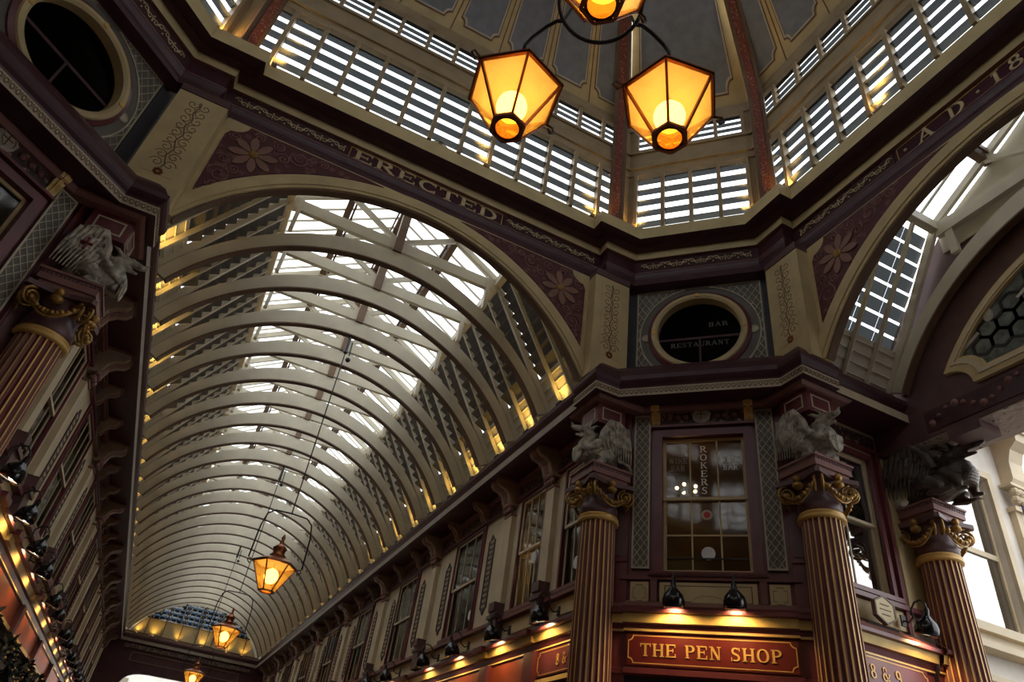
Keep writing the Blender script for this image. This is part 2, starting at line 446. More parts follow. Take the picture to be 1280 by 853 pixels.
# plain unseen walls, added behind and beside the viewer to keep the interior darker
struct(MB().box(-12, -8, -9, 5.0, 0, 12.6).build('wall_west', PLUM))
struct(MB().box(-12, 12, -12, -8, 0, 12.6).build('wall_south', PLUM))
mb = MB(); mb.box(-1.9, 1.9, -.6, 0, 0, 12.6, Fr((8.9 * S2, -8.9 * S2, 0), (-S2, -S2, 0), (-S2, S2, 0)))
mb.box(7.4, 10.4, -5.6, -5.1, 0, 12.6); struct(mb.build('wall_south_east', PLUM))
struct(MB().box(-1.9, 1.9, -.6, 0, 0, 12.6, Fr((-8.9 * S2, -8.9 * S2, 0), (S2, -S2, 0), (S2, S2, 0))).build('wall_south_west', PLUM))

# ---- upper walls of the crossing: arch faces
def arch_wall(name, F, label):
    mb = MB(); n = 40
    a0 = math.asin((9.6 - ZC) / RA)
    P = arc(0, ZC, RA, a0, PI - a0, n)
    top = [(max(-5.04, min(5.04, x * 1.22)), 12.75) for x, z in P]
    top[0] = (5.04, 9.6); top[-1] = (-5.04, 9.6); top[1] = (5.04, 12.75); top[-2] = (-5.04, 12.75)
    mb.ring(fpts(F, top, -.16), fpts(F, P, -.16), F.n * .16, 0, closed=False)
    return struct(mb.build(name, [CREAM]), label)
FW = Fr((-7.435, 0, 0), (0, 1, 0), (1, 0, 0))
FS = Fr((0, -7.435, 0), (1, 0, 0), (0, 1, 0))
arch_wall('wall_arch_nave', AN, None); arch_wall('wall_arch_side_arm', AE, None)
struct(MB().box(-5, 5, -.45, 0, 9.6, 12.75, FW).build('wall_west_upper', CREAM))
struct(MB().box(-5, 5, -.45, 0, 9.6, 12.75, FS).build('wall_south_upper', CREAM))

def archivolt(F, label):
    mb = MB(); a0 = math.asin((9.62 - ZC) / RA)
    I = arc(0, ZC, RA, a0, PI - a0, 60); O = arc(0, ZC, RA + .30, a0 + .01, PI - a0 - .01, 60); O = [(x, min(z, 12.47)) for x, z in O]
    M2 = arc(0, ZC, RA + .07, a0, PI - a0, 60)
    mb.ring(fpts(F, O, 0), fpts(F, M2, 0), F.n * .06, 0, closed=False)
    mb.ring(fpts(F, M2, 0), fpts(F, I, 0), F.n * .035, 0, closed=False)
    I2 = arc(0, ZC, RA - .035, a0, PI - a0, 60)
    mb.ring(fpts(F, I, -.17), fpts(F, I2, -.17), F.n * .17, 1, closed=False)
    return struct(mb.build(nexttrim(), [CREAM, BROWN]), label)
archivolt(AN, 'cream moulding around the great arch of the nave')
archivolt(AE, 'cream moulding around the arch of the side arm')

def spandrel(F, sg, label):
    """sunk maroon panel with a cream border line, a flower and scrolls, beside the arch"""
    R = RA + .36
    pts = []
    xo = 4.05; zt = 12.40
    a_end = math.acos(xo / R)
    a_top = math.asin(min(1, (zt - .02 - ZC) / R))
    for i in range(25):
        a = a_end + (a_top - a_end) * i / 24
        pts.append((R * math.cos(a), ZC + R * math.sin(a)))
    pts.append((pts[-1][0] + .35, zt))
    pts.append((xo - .36, zt))
    for i in range(1, 9):
        a = PI - (PI / 2) * i / 9
        pts.append((xo + .0 - .36 * math.cos(PI - a) * 1.0, zt - .36 * math.sin(a) * 1.0) if False else (xo - .36 + .36 * (1 - math.cos(PI / 2 * i / 9)), zt - .36 * math.sin(PI / 2 * i / 9) * .8))
    pts.append((xo, zt - .42))
    pts = [(x * sg, z) for x, z in pts]
    o = MB().prism(fpts(F, pts, .0), F.n * .02).build('spandrel_panel', SPAN)
    tag(o, label, 'panel', 'maroon spandrel panels beside the great arches')
    # flower
    cx, cz = 3.42 * sg, 11.72
    mb = MB()
    for k in range(8):
        a = 2 * PI * k / 8 + .2
        P = []
        for t, w in ((.09, .03), (.2, .07), (.32, .085), (.42, .05), (.46, .01)):
            P.append((t, w))
        poly = [(cx + t * math.cos(a) - w * math.sin(a), cz + t * math.sin(a) + w * math.cos(a)) for t, w in P] + \
               [(cx + t * math.cos(a) + w * math.sin(a), cz + t * math.sin(a) - w * math.cos(a)) for t, w in P[::-1]]
        mb.prism(fpts(F, poly, .02), F.n * .03)
    mb.build('flower', mat('flower_relief_%s' % o.name[-3:], (.26, .13, .09), .45), o)
    mb = MB(); mb.lathe([(.0, 0), (.09, 0), (.09, .05), (.05, .075), (0, .08)], F(cx, .02, cz), 16, 0, F.n)
    mb.build('flower_boss', GOLD, o)
    mb = MB()
    for (ux, uz, r0, dr) in ((3.80, 10.95, .22, 1), (2.62, 12.12, .20, -1), (2.15, 12.24, .11, 1), (3.93, 10.42, .10, -1), (3.62, 11.20, .12, -1), (2.90, 11.95, .14, 1), (3.88, 11.35, .12, 1), (3.05, 12.22, .12, -1), (3.86, 12.02, .12, -1), (2.38, 12.25, .09, -1), (3.84, 10.66, .10, -1), (3.45, 12.22, .12, 1)):
        P = []
        for i in range(30):
            a = i * .36 * dr; r = r0 * (1 - i / 34)
            P.append(F((ux + r * math.cos(a)) * sg, .025, uz + r * math.sin(a)))
        mb.tube(P, .016, 5)
    mb.build('scroll_relief', PINK, o, True)
    return o
spandrel(AN, -1, 'maroon spandrel with flower, between left pilaster and nave arch')
spandrel(AN, 1, 'maroon spandrel with flower, right end of the nave arch')
spandrel(AE, 1, 'maroon spandrel with flower, at the side arm arch')

def pilaster_upper(F, sg, label):
    r = empty('painted_pilaster', F(4.6 * sg, .15, 9.97), 0, label, 'pilaster', 'cream pilasters under the dome cornice')
    iv = r.location
    a0, a1 = sorted((4.15 * sg, 5.04 * sg))
    MB().box(a0, a1, -.16, .305, 9.62, 12.32, F).build('shaft', CREAM, r, at=iv).location = (0, 0, 0)
    MB().box(a0 - .0, a1 + .0, -.1, .33, 12.32, 12.5, F).build('neck_band', PLUM, r, at=iv).location = (0, 0, 0)
    c = (a0 + a1) / 2
    pts = [(c - .26, 10.15), (c + .26, 10.15), (c + .26, 12.2), (c - .26, 12.2)]
    MB().prism(fpts(F, pts, .300), F.n * .012).build('scrollwork_panel', CREAM, r, at=iv).location = (0, 0, 0)
    mb = MB()
    for j in range(9):
        zc_ = 10.42 + j * .205
        for sx in (-1, 1):
            Pq = []
            for i in range(20):
                a = i * .42 + j * .3; rr = .115 * (1 - i / 22); Pq.append(F(c + sx * (.11 + rr * math.cos(a)), .312, zc_ + rr * math.sin(a)))
            mb.tube(Pq, .0085, 4)
        mb.tube([F(c, .312, zc_ - .10), F(c + .03 * (-1) ** j, .312, zc_), F(c, .312, zc_ + .1)], .012, 4)
    mb.build('painted_scrolls', BROWN, r, at=iv).location = (0, 0, 0)
    mb = MB()
    for a_ in range(7):
        t_ = 2 * PI * a_ / 7; mb.ball(F(c + .055 * math.cos(t_), .312, 10.22 + .055 * math.sin(t_)), .034, 6)
    mb.build('painted_flower', COPPER, r, at=iv).location = (0, 0, 0)
    return r
pilaster_upper(AN, -1, 'cream painted pilaster at left end of the nave arch')
pilaster_upper(AN, 1, 'cream painted pilaster between nave arch and round window')
pilaster_upper(AE, 1, 'cream painted pilaster between round window and side arm arch')

# ---- corner bay upper walls with oculus
def oculus_bay(F, side):
    D0 = -.10
    mb = MB(); R = 1.02; cz = 11.15
    C = arc(0, cz, R, PI / 4, PI / 4 + 2 * PI, 48)[:-1]
    Q = []
    for i in range(48):
        a = PI / 4 + 2 * PI * i / 48; c, s = math.cos(a), math.sin(a); k = 1 / max(abs(c), abs(s))
        x, z = c * k, s * k
        Q.append((x * 1.95, 11.18 + z * (1.57)))
    mb.ring(fpts(F, Q, D0 - .35), fpts(F, C, D0 - .35), F.n * .35, 0)
    w = struct(mb.build('wall_oculus_' + side, GREYL))
    mb = MB(); mb.box(-1.5, 1.5, -1.5, -1.4, 9.6, 12.7, F); mb.box(-1.5, 1.5, -1.5, -.42, 12.5, 12.6, F); mb.box(-1.5, 1.5, -1.5, -.42, 9.6, 9.7, F)
    for x_ in (-1.5, 1.4): mb.box(x_, x_ + .1, -1.5, -.42, 9.6, 12.7, F)
    mb.build('room_lining', ROOM, w)
    for a, b in ((-1.62, -1.38), (1.38, 1.62)):
        MB().box(a, b, D0, D0 + .03, 9.7, 12.6, F).build('edge_strip', mat('slate_edge_paint_' + side + str(a > 0), (.055, .052, .06), .5), w)
    # lattice ribbons clipped to the panel outside the ring
    mb = MB(); t = .012; x0, x1, z0, z1 = -1.34, 1.34, 9.98, 12.42; RR = 1.28
    def inside(x, z): return x0 <= x <= x1 and z0 <= z <= z1 and math.hypot(x, z - cz) > RR
    for d in (1, -1):
        for k in range(-36, 37):
            seg = None
            for i in range(0, 201):
                z = 9.9 + i * 2.6 / 200; x = k * .155 + d * (z - 11.2) * .62
                ok = inside(x, z)
                if ok and seg is None: seg = (x, z)
                last = (x, z) if ok else None
                if seg is not None and (not ok or i == 200):
                    e = (x, z)
                    if math.hypot(e[0] - seg[0], e[1] - seg[1]) > .03:
                        mb.bar(F(seg[0], D0 + .008, seg[1]), F(e[0], D0 + .008, e[1]), t, .016, F.n)
                    seg = None
    for a, b, c, d in ((x0, z0, x0, z1), (x1, z0, x1, z1), (x0, z1, -.5, z1), (.5, z1, x1, z1), (x0, z0, -.55, z0), (.55, z0, x1, z0)):
        mb.bar(F(a, D0 + .01, b), F(c, D0 + .01, d), .028, .02, F.n)
    P = arc(0, cz, RR, 0, 2 * PI, 60); P = [(x, z) for x, z in P if z0 <= z <= z1 + .05]
    for i in range(60):
        a, b = 2 * PI * i / 60, 2 * PI * (i + 1) / 60
        p, q = (RR * math.cos(a), cz + RR * math.sin(a)), (RR * math.cos(b), cz + RR * math.sin(b))
        if z0 < min(p[1], q[1]) and max(p[1], q[1]) < z1: mb.bar(F(p[0], D0 + .01, p[1]), F(q[0], D0 + .01, q[1]), .028, .02, F.n)
    mb.build('lattice', LATT, w)
    # round window
    wn = nextwin(); mb = MB()
    prof = [(1.02, -.2), (1.02, .1), (1.0, .13), (.93, .14), (.88, .10), (.88, -.2)]
    mb.lathe(prof, F(0, D0, cz), 64, 0, F.n, cap=False)
    o = struct(mb.build(wn, CREAM))
    mb = MB(); mb.lathe([(1.10, 0), (1.10, .05), (1.02, .09), (1.02, 0)], F(0, D0, cz), 64, 0, F.n, cap=False); mb.build('outer_ring', MAROON, o)
    mb = MB()
    for k in range(4):
        a = PI / 2 * k; mb.lathe([(.05, 0), (.05, .02), (0, .025)], F(.95 * math.cos(a), D0 + .135, cz + .95 * math.sin(a)), 12, 0, F.n)
    mb.build('ring_rosette', GOLDP, o)
    MB().lathe([(.0, 0), (.9, 0), (.9, .01), (0, .01)], F(0, D0 - .12, cz), 48, 0, F.n).build('glass', OCGL, o)
    mb = MB(); mb.box(-.9, .9, D0 - .13, D0 - .08, cz - .12, cz - .06, F); mb.box(-.02, .02, D0 - .13, D0 - .08, cz - .9, cz - .1, F)
    mb.build('glazing_bar', MAROOND, o)
    for a in (-1.14, 1.14):
        m2 = MB(); m2.lathe([(.1, 0), (.1, .02), (.075, .035), (.07, .02), (0, .02)], F(a, D0, cz - .05), 20, 0, F.n); m2.build('rosette', LATT, o)
    if side == 'right':
        mb = MB(); lettering(mb, F, 'BAR', .2, .62, cz + .20, .12, D0 - .10, .003)
        lettering(mb, F, 'RESTAURANT', -.62, .62, cz - .30, .12, D0 - .10, .003)
        mb.build('window_lettering', mat('dim_silver_lettering', (.16, .15, .13), .5), o)
    return o
oculus_bay(BE, 'right'); oculus_bay(BW, 'left')
for F in (Fr((8.9 * S2, -8.9 * S2, 0), (-S2, -S2, 0), (-S2, S2, 0)), Fr((-8.9 * S2, -8.9 * S2, 0), (S2, -S2, 0), (S2, S2, 0))):
    struct(MB().box(-1.7, 1.7, -.4, -.1, 9.6, 12.75, F).build(nexttrim(), PLUM))

# ---- great upper entablature, round the whole octagon
a_, b_, D_, p_ = 4.415, 5.157, 7.435, .31
q = D_ - p_
one = [(-a_, D_), (a_, D_), (a_, q), (b_, q), (q, b_), (q, a_), (D_, a_)]
full = []
for k in range(4):
    cth, sth = math.cos(-PI / 2 * k), math.sin(-PI / 2 * k)
    full += [(round(x * cth - y * sth, 4), round(x * sth + y * cth, 4)) for x, y in (one[:-1] if True else one)]
full2 = []
for p in full:
    if not full2 or (abs(p[0] - full2[-1][0]) + abs(p[1] - full2[-1][1])) > 1e-3: full2.append(p)
PR = [(-.3, 12.44), (.0, 12.44), (.03, 12.50), (.03, 12.58), (.055, 12.64), (.07, 12.70), (.07, 12.735), (.075, 12.75), (0, 12.76), (0, 13.15), (.09, 13.155), (.10, 13.36),
      (.14, 13.37), (.30, 13.38), (.34, 13.345), (.44, 13.36), (.52, 13.38), (.548, 13.385), (.548, 13.72), (.40, 13.76), (-.3, 13.78)]
PM = [0, 0, 0, 0, 0, 0, 3, 3, 2, 3, 1, 0, 0, 0, 0, 0, 0, 1, 1, 0]
o = sweep(MB(), full2, PR, True, PM).build(nexttrim(), [MAROOND, CREAM, MAROOND, PINK])
struct(o, 'great octagonal cornice under the dome windows')
# frieze ornament panels and lettering
def frieze_panel(F, s0, s1, o0=.0, m=FRZ, z0=12.80, z1=13.11, name='frieze_ornament', par=None):
    return MB().box(s0, s1, o0, o0 + .022, z0, z1, F).build(name, m, par)
def running_scroll(F, s0, s1, zc_, hh, out, par, m, r_=.011):
    mb = MB(); n_ = round((s1 - s0) / (hh * 2.2)); st = (s1 - s0) / n_
    for k in range(n_):
        c_ = s0 + (k + .5) * st; sg = 1 if k % 2 else -1
        for q_ in (-1, 1):
            Pq = [F(c_ + q_ * st * .24 + q_ * sg * .0 + hh * .62 * (1 - i / 17) * math.cos(i * .5 + (0 if q_ > 0 else PI)), out, zc_ + q_ * sg * hh * .25 + hh * .55 * (1 - i / 17) * math.sin(i * .5)) for i in range(15)]
            mb.tube(Pq, r_, 5)
        mb.ball(F(c_, out, zc_), (r_ * 2.6,) * 3, 6); mb.ball(F(c_ + st / 2, out, zc_ + hh * .5), (r_ * 2,) * 3, 6); mb.ball(F(c_ + st / 2, out, zc_ - hh * .5), (r_ * 2,) * 3, 6)
    return mb.build('gilt_scrolls', m, par, True)
for F, w in ((AN, 'nave'), (AE, 'side arm')):
    for s0, s1, wh in ((-4.25, -1.87, 0), (1.87, 4.25, 1)):
        if F is AE and wh == 0: continue
        x = frieze_panel(F, s0, s1); running_scroll(F, s0 + .05, s1 - .05, 12.955, .12, .03, x, LETF)
        tag(x, ('floral frieze panel %s' % ({('nave', 0): 'left of the word ERECTED', ('nave', 1): 'right of the word ERECTED', ('side arm', 1): 'beside the date over the side arm'}[(w, wh)])), 'frieze', 'gilt floral frieze panels')
    fr = MB()
    fr.box(-1.8, 1.8, .0, .012, 12.775, 12.79, F); fr.box(-1.8, 1.8, 0, .012, 13.12, 13.135, F); fr.box(-1.80, -1.785, 0, .012, 12.775, 13.135, F); fr.box(1.785, 1.80, 0, .012, 12.775, 13.135, F)
    t = empty('frieze_inscription', F(0, 0, 12.95), 0, {'nave': 'gilt inscription ERECTED on the cornice over the nave', 'side arm': 'gilt date inscription AD 1881 on the side cornice'}[w], 'inscription')
    ob = fr.build('border_line', GOLDP, t, at=t.location); ob.location = (0, 0, 0)
    mb = MB()
    if F is AN:
        letter_parts(F, 'ERECTED', -1.70, 1.68, 12.815, .29, .002, .02, LETF, t, t.location.copy())
    else:
        for ch, s in (('.', 1.63), ('A', 1.21), ('D', .60), ('.', .20), ('1', -.12), ('8', -.45), ('8', -.83), ('1', -1.16)):
            w_ = GL[ch][0] * .36
            Fm = Fr(F.o, F.u * -1, F.n)
            letter_parts(Fm, ch, -s - w_ / 2, -s + w_ / 2, 12.815, .29, .002, .02, LETF, t, t.location.copy())
x = MB().box(-1.28, 1.28, 0, .022, 12.80, 13.11, Fr(((b_ + q) / 2, (b_ + q) / 2, 0), (S2, -S2, 0), (-S2, -S2, 0))).build('frieze_ornament', FRZ)
running_scroll(Fr(((b_ + q) / 2, (b_ + q) / 2, 0), (S2, -S2, 0), (-S2, -S2, 0)), -1.22, 1.22, 12.955, .12, .03, x, LETF)
tag(x, 'floral frieze panel above the right-hand round window', 'frieze', 'gilt floral frieze panels')
x = MB().box(-1.28, 1.28, 0, .022, 12.80, 13.11, Fr((-(b_ + q) / 2, (b_ + q) / 2, 0), (-S2, -S2, 0), (S2, -S2, 0))).build('frieze_ornament', FRZ)
running_scroll(Fr((-(b_ + q) / 2, (b_ + q) / 2, 0), (-S2, -S2, 0), (S2, -S2, 0)), -1.22, 1.22, 12.955, .12, .03, x, LETF)
tag(x, 'floral frieze panel above the left-hand round window', 'frieze', 'gilt floral frieze panels')

# ---- middle cornice
def mid_path(mir):
    P = [(4.275, L_END), (4.275, 7.75), (4.18, 7.75), (4.18, 6.86), (4.73, 6.86), (6.86, 4.73), (6.86, 4.18), (7.745, 4.18), (7.745, 4.275), (9.62, 4.275)]
    if mir: P = [(-x, y) for x, y in P][::-1]
    return P
MP = [(-.95, 9.16), (-.14, 9.16), (-.12, 9.10), (0, 9.10), (0, 9.28), (-.07, 9.29), (-.04, 9.36), (.01, 9.41), (.045, 9.46), (.045, 9.56), (0, 9.59), (-.12, 9.80), (-.27, 9.97), (-.30, 10.0)]
MM = [0, 0, 0, 1, 0, 0, 0, 0, 0, 0, 0, 0, 0]
# along the nave the top is a flat ledge (the vault springs from it)
MPN = MP[:11] + [(-.9, 9.6)]
for mir in (False, True):
    P = mid_path(mir)
    seq = P if not mir else P[::-1]
    # crossing part
    pc = seq[2:8] if not mir else seq[2:8][::-1]
    mb = sweep(MB(), pc, MP, False, MM)
    for i_ in (0, len(pc) - 1):
        mb.add([offset_path(pc, o_, False)[i_] + Vector((0, 0, z_)) for o_, z_ in MP], [tuple(range(len(MP)))], 0)
    o = struct(mb.build(nexttrim(), [MAROOND, EGG]))
    # eggs and darts along the pale band
    mb = MB()
    for (x0, y0), (x1, y1) in zip(pc[:-1], pc[1:]):
        u_ = Vector((x1 - x0, y1 - y0, 0)); L_ = u_.length; u_ /= L_; Fq = Fr((x0, y0, 0), u_, (u_.y, -u_.x, 0)); n_ = max(1, round(L_ / .098))
        for k in range(n_):
            c_ = (k + .5) * L_ / n_
            E1 = [(c_ + .036 * math.cos(t * PI / 5), 9.195 + .055 * math.sin(t * PI / 5)) for t in range(10)]
            E2 = [(c_ + .020 * math.cos(t * PI / 5), 9.20 + .034 * math.sin(t * PI / 5)) for t in range(10)]
            mb.ring(fpts(Fq, E1, .0), fpts(Fq, E2, .0), Fq.n * .008)
            mb.prism(fpts(Fq, [(c_ + .049 * 1 - .008, 9.25), (c_ + .049 + .008, 9.25), (c_ + .049, 9.13)], 0), Fq.n * .008)
    mb.build('egg_and_dart_moulding', BROWN, o)
    pn = [seq[0], seq[1]] if not mir else [seq[1], seq[0]]
    o = sweep(MB(), pn, MPN, False, MM[:10] + [0]).build(nexttrim(), [MAROOND, EGGS]); struct(o)
    if not mir:
        o = sweep(MB(), seq[8:10], MPN, False, MM[:10] + [0]).build(nexttrim(), [MAROOND, EGG]); struct(o)
# small moulding under it, on walls and round the blocks
def small_path(mir):
    P = [(4.78, 8.15), (4.38, 8.15), (4.38, 7.02), (5.06, 7.02), (5.40, 7.0), (7.0, 5.40), (7.02, 5.06), (7.02, 4.38), (8.15, 4.38), (8.15, 4.78)]
    return P if not mir else [(-x, y) for x, y in P][::-1]
SMP = [(-.2, 9.04), (.0, 9.04), (.05, 9.10), (.05, 9.15), (-.2, 9.16)]
for mir in (False, True):
    struct(sweep(MB(), small_path(mir), SMP).build(nexttrim(), PINK))

# ================================================================== NAVE END
E_ = L_END
FN = Fr((0, E_, 0), (1, 0, 0), (0, -1, 0))
struct(sweep(MB(), [(-4.4, E_ - .15), (4.4, E_ - .15)], MPN[2:], False, [0, 1, 0, 0, 0, 0, 0, 0, 0]).build(nexttrim(), [PLUM, EGGS]), None)
mb = MB(); mb.box(-5.3, 5.3, -.5, -.1, 8.0, 9.5, FN)
n = 16
P = [(3.5 * math.copysign(abs(math.cos(t)) ** .35, math.cos(t)), 5.0 + 2.5 * math.sin(t) ** .35) for t in [0.05 + (PI - .1) * i / n for i in range(n + 1)]]
T = [(x * 1.62, 8.0) for x, z in P]; T[0] = (5.3, 0); T[-1] = (-5.3, 0)
T[1] = (5.3, 8.0); T[-2] = (-5.3, 8.0)
P = [(3.5, 0)] + P[1:-1] + [(-3.5, 0)]
mb.ring(fpts(FN, T, -.4), fpts(FN, P, -.4), FN.n * .3, 0, closed=False)
struct(mb.build('wall_nave_end', MAROOND))
mb = MB(); mb.box(-4.0, 4.0, 0, .05, 8.75, 9.0, FN); struct(mb.build(nexttrim(), FRZD))
mb = MB()
for z in (8.55, 8.05): mb.box(-3.4, 3.4, -.1, -.05, z, z + .05, FN)
for x in (-3.4, 3.35): mb.box(x, x + .05, -.1, -.05, 8.05, 8.6, FN)
struct(mb.build(nexttrim(), PINK))
# lunette
lun = struct(MB().box(-4.3, 4.3, -.1, .0, 9.55, 9.75, FN).build(nextwin(), BROWN))
mb = MB()
for i in range(1, 8):
    x = -4.2 + 8.4 * i / 8; h = ZC + math.sqrt(RA ** 2 - x * x)
    mb.box(x - .03, x + .03, -.1, .02, 9.6, h, FN)
mb.build('mullions', BROWN, lun)
mb = MB(); z = 10.70
while z < 12.0:
    hw = math.sqrt(max(0, RA ** 2 - (z - ZC) ** 2))
    mb.prism([FN(-hw, 0, z), FN(hw, 0, z), FN(hw, .02, z), FN(-hw, .02, z)], FN.n * -.16 + Vector((0, 0, .24))); z += .30
mb.build('louvre_slats', SLATG, lun)
P = arc(0, ZC, RA, math.asin((9.6 - ZC) / RA), PI - math.asin((9.6 - ZC) / RA), 30)
MB().prism(fpts(FN, P, -.3), FN.n * .01).build('glass', FROSTG, lun)
mb = MB()
for i in range(24):
    x = -4.2 + 8.4 * (i + .5) / 24; h = ZC + math.sqrt(RA ** 2 - x * x)
    if h > 10.8: mb.box(x - .035, x + .035, -.08, -.04, 10.7, h, FN)
mb.build('thin_mullions', STONE, lun)
zz = 10.72; Pb = [(-4.1, 9.6), (4.1, 9.6), (math.sqrt(RA**2-(zz-ZC)**2), zz), (-math.sqrt(RA**2-(zz-ZC)**2), zz)]
MB().prism(fpts(FN, Pb, -.12), FN.n * .04).build('lower_boards', CREAM, lun)
aq = math.asin((9.6 - ZC) / RA); Pq = arc(0, ZC, RA - .02, aq, PI - aq, 40)
Tq = [(max(-4.75, min(4.75, x * 1.6)), min(14.6, 9.6 + (z - 9.6) * 2.2)) for x, z in Pq]
struct(MB().ring(fpts(FN, Tq, -.25), fpts(FN, Pq, -.25), FN.n * .2, 0, closed=False).build('wall_nave_end_gable', CREAMN))
# street beyond the far end
fb = MB(); fb.box(-9, 9, 66, 67, 0, 12)
o = fb.build('distant_building', PALE); tag(o, 'pale distant building seen through the far nave opening', 'building')
mb = MB()
for x in (-3.9, -1.2, 1.5, 4.2):
    for z in (3.0, 6.6): mb.box(x - .55, x + .55, 65.93, 66.01, z, z + 2.1)
mb.build('window_openings', WINGL, o)

# ================================================================== VAULT
def section_frame(kind, a):
    """maps (across, along, up) into the nave or the side arm"""
    if kind == 'nave': return lambda x, y, z: Vector((x, a + y, z))
    return lambda x, y, z: Vector((a + y, x, z))
def make_rib(P, name, parentless_label, group, loc, truss=True):
    root = empty(name, loc, 0, parentless_label, 'roof rib', group)
    lv = Vector(loc)
    def fin(mb, nm, m):
        o = mb.build(nm, m, root, at=lv); o.location = (0, 0, 0); return o
    a0 = math.asin((9.62 - ZC) / RA); n = 44
    I = arc(0, ZC, RA, a0, PI - a0, n); O = [(x * (RA + .27 + .17 * ((z - ZC) / RA) ** 6) / RA, ZC + (z - ZC) * (RA + .27 + .17 * ((z - ZC) / RA) ** 6) / RA) for x, z in I]
    y = Vector(P(0, 1, 0)) - Vector(P(0, 0, 0))
    mb = MB(); mb.ring([P(x, -.05, z) for x, z in O], [P(x, -.05, z) for x, z in I], y * .10, 0, closed=False)
    fin(mb, 'arched_web', CREAMN)
    I2 = arc(0, ZC, RA - .035, a0, PI - a0, n)
    mb = MB(); mb.ring([P(x, -.085, z) for x, z in I], [P(x, -.085, z) for x, z in I2], y * .17, 0, closed=False)
    fin(mb, 'lower_flange', BROWN)
    mb = MB(); mb.ring([P(-2.62, -.06, 12.90), P(2.62, -.06, 12.90)], [P(-2.62, -.06, 12.60), P(2.62, -.06, 12.60)], y * .12, 0, closed=False)
    fin(mb, 'collar_tie', CREAMN)
    for s in (-1, 1):
        mb = MB(); mb.bar(P(s * 2.38, 0, 12.0), P(s * 2.38, 0, 12.95), .16, .09); fin(mb, 'post', CREAMN)
        # outer rafter that carries the louvres
        mb = MB(); mb.bar(P(s * 4.58, 0, 9.55), P(s * 2.66, 0, 12.85), .09, .16, y.cross(Vector((0, 0, 1)))); fin(mb, 'side_rafter', CREAMN)
    if truss:
        mb = MB(); mb.bar(P(0, 0, 12.55), P(0, 0, 14.45), .20, .20); fin(mb, 'king_post', BROWN)
        for s in (-1, 1):
            mb = MB(); mb.bar(P(s * .05, 0, 12.9), P(s * 1.35, 0, 13.68), .09, .12); fin(mb, 'strut', CREAMN)
            mb = MB(); mb.bar(P(s * 2.62, 0, 12.96), P(0, 0, 14.52), .08, .16, (0, 0, 1)); fin(mb, 'rafter', CREAMN)
    return root
DY = 1.655; Y0 = 9.41; NR = 25
rib = make_rib(section_frame('nave', Y0), 'roof_rib', 'arched cream roof rib nearest the crossing, first behind the great arch', 'arched ribs of the nave vault', (0, Y0, ZC))
for k in range(1, NR):
    c = copy_tree(rib); c.location = (0, Y0 + DY * k, ZC)
    c['label'] = 'arched cream roof rib of the nave, %s behind the great arch' % ORD[k]
ribE = make_rib(section_frame('arm', 9.42), 'roof_rib', 'arched cream roof rib at the far side of the side arm', None, (9.42, 0, ZC))

def vault_side(kind, a0, a1, nb, side, lab, k0=1):
    """louvred slope between two ribs: rafters, slats, glass, boards"""
    P = section_frame(kind, 0)
    w = a1 - a0; s = side
    lowx, lowz, upx, upz = 4.60, 9.58, 2.72, 12.78
    def at(t, y, off=0): 
        x = lowx + (upx - lowx) * t; z = lowz + (upz - lowz) * t
        d = Vector((upx - lowx, 0, upz - lowz)).normalized(); nn = Vector((-d.z, 0, d.x))  # inward
        return P((x + nn.x * off) * s, y, z + nn.z * off)
    root = empty('louvred_roof_bay', P(lowx * s, (a0 + a1) / 2, lowz), 0, lab, 'louvred bay', 'louvred bays of the roof')
    lv = root.location.copy()
    def fin(mb, nm, m, k=None):
        o = mb.build(nm, m, root, at=lv); o.location = (0, 0, 0)
        if k: o['kind'] = k
        return o
    tb = .30
    mb = MB()
    for j in range(1, nb):
        y = a0 + w * j / nb; p, r = at(0, y, .06), at(1, y, .06)
        mb2 = MB(); mb2.bar(p, r, .045, .10, at(.5, y, 1) - at(.5, y, 0)); fin(mb2, 'rafter', CREAMN)
    mb = MB(); mb.add([at(0, a0, -.02), at(0, a1, -.02), at(tb, a1, -.02), at(tb, a0, -.02)], [(0, 1, 2, 3)])
    mb.add([at(0, a0, -.05), at(0, a1, -.05), at(tb, a1, -.05), at(tb, a0, -.05)], [(0, 1, 2, 3)])
    for j in range(5): 
        t = tb * (j + .5) / 5; mb.bar(at(t, a0 + .02), at(t, a1 - .02), .02, .02)
    fin(mb, 'boarding', CREAMN)
    mb = MB(); n = 9 if kind == 'nave' else 8
    for j in range(n):
        t = tb + (1 - tb) * (j + .12) / n
        for c in range(nb):
            ya = a0 + w * c / nb + .005; yb = a0 + w * (c + 1) / nb - .005
            p = at(t, ya); x0 = p
            d = (at(t, ya, 1) - at(t, ya, 0)); d = Vector((d.x, d.y, 0)).normalized()
            dv = d * (.15 if kind == 'arm' else .31 if k0 == 0 else .38) + Vector((0, 0, .20))
            qa, qb = at(t - .012, ya, -.14), at(t - .012, yb, -.14)
            mb.add([qa, qb, qb + dv, qa + dv, qa + Vector((0, 0, -.012)), qb + Vector((0, 0, -.012)), qb + dv + Vector((0, 0, -.012)), qa + dv + Vector((0, 0, -.012))],
                   [(0, 1, 2, 3), (7, 6, 5, 4), (0, 4, 5, 1), (3, 2, 6, 7)])
    fin(mb, 'louvre_slats', DOMSL if kind == 'arm' else DSLAT)
    return root
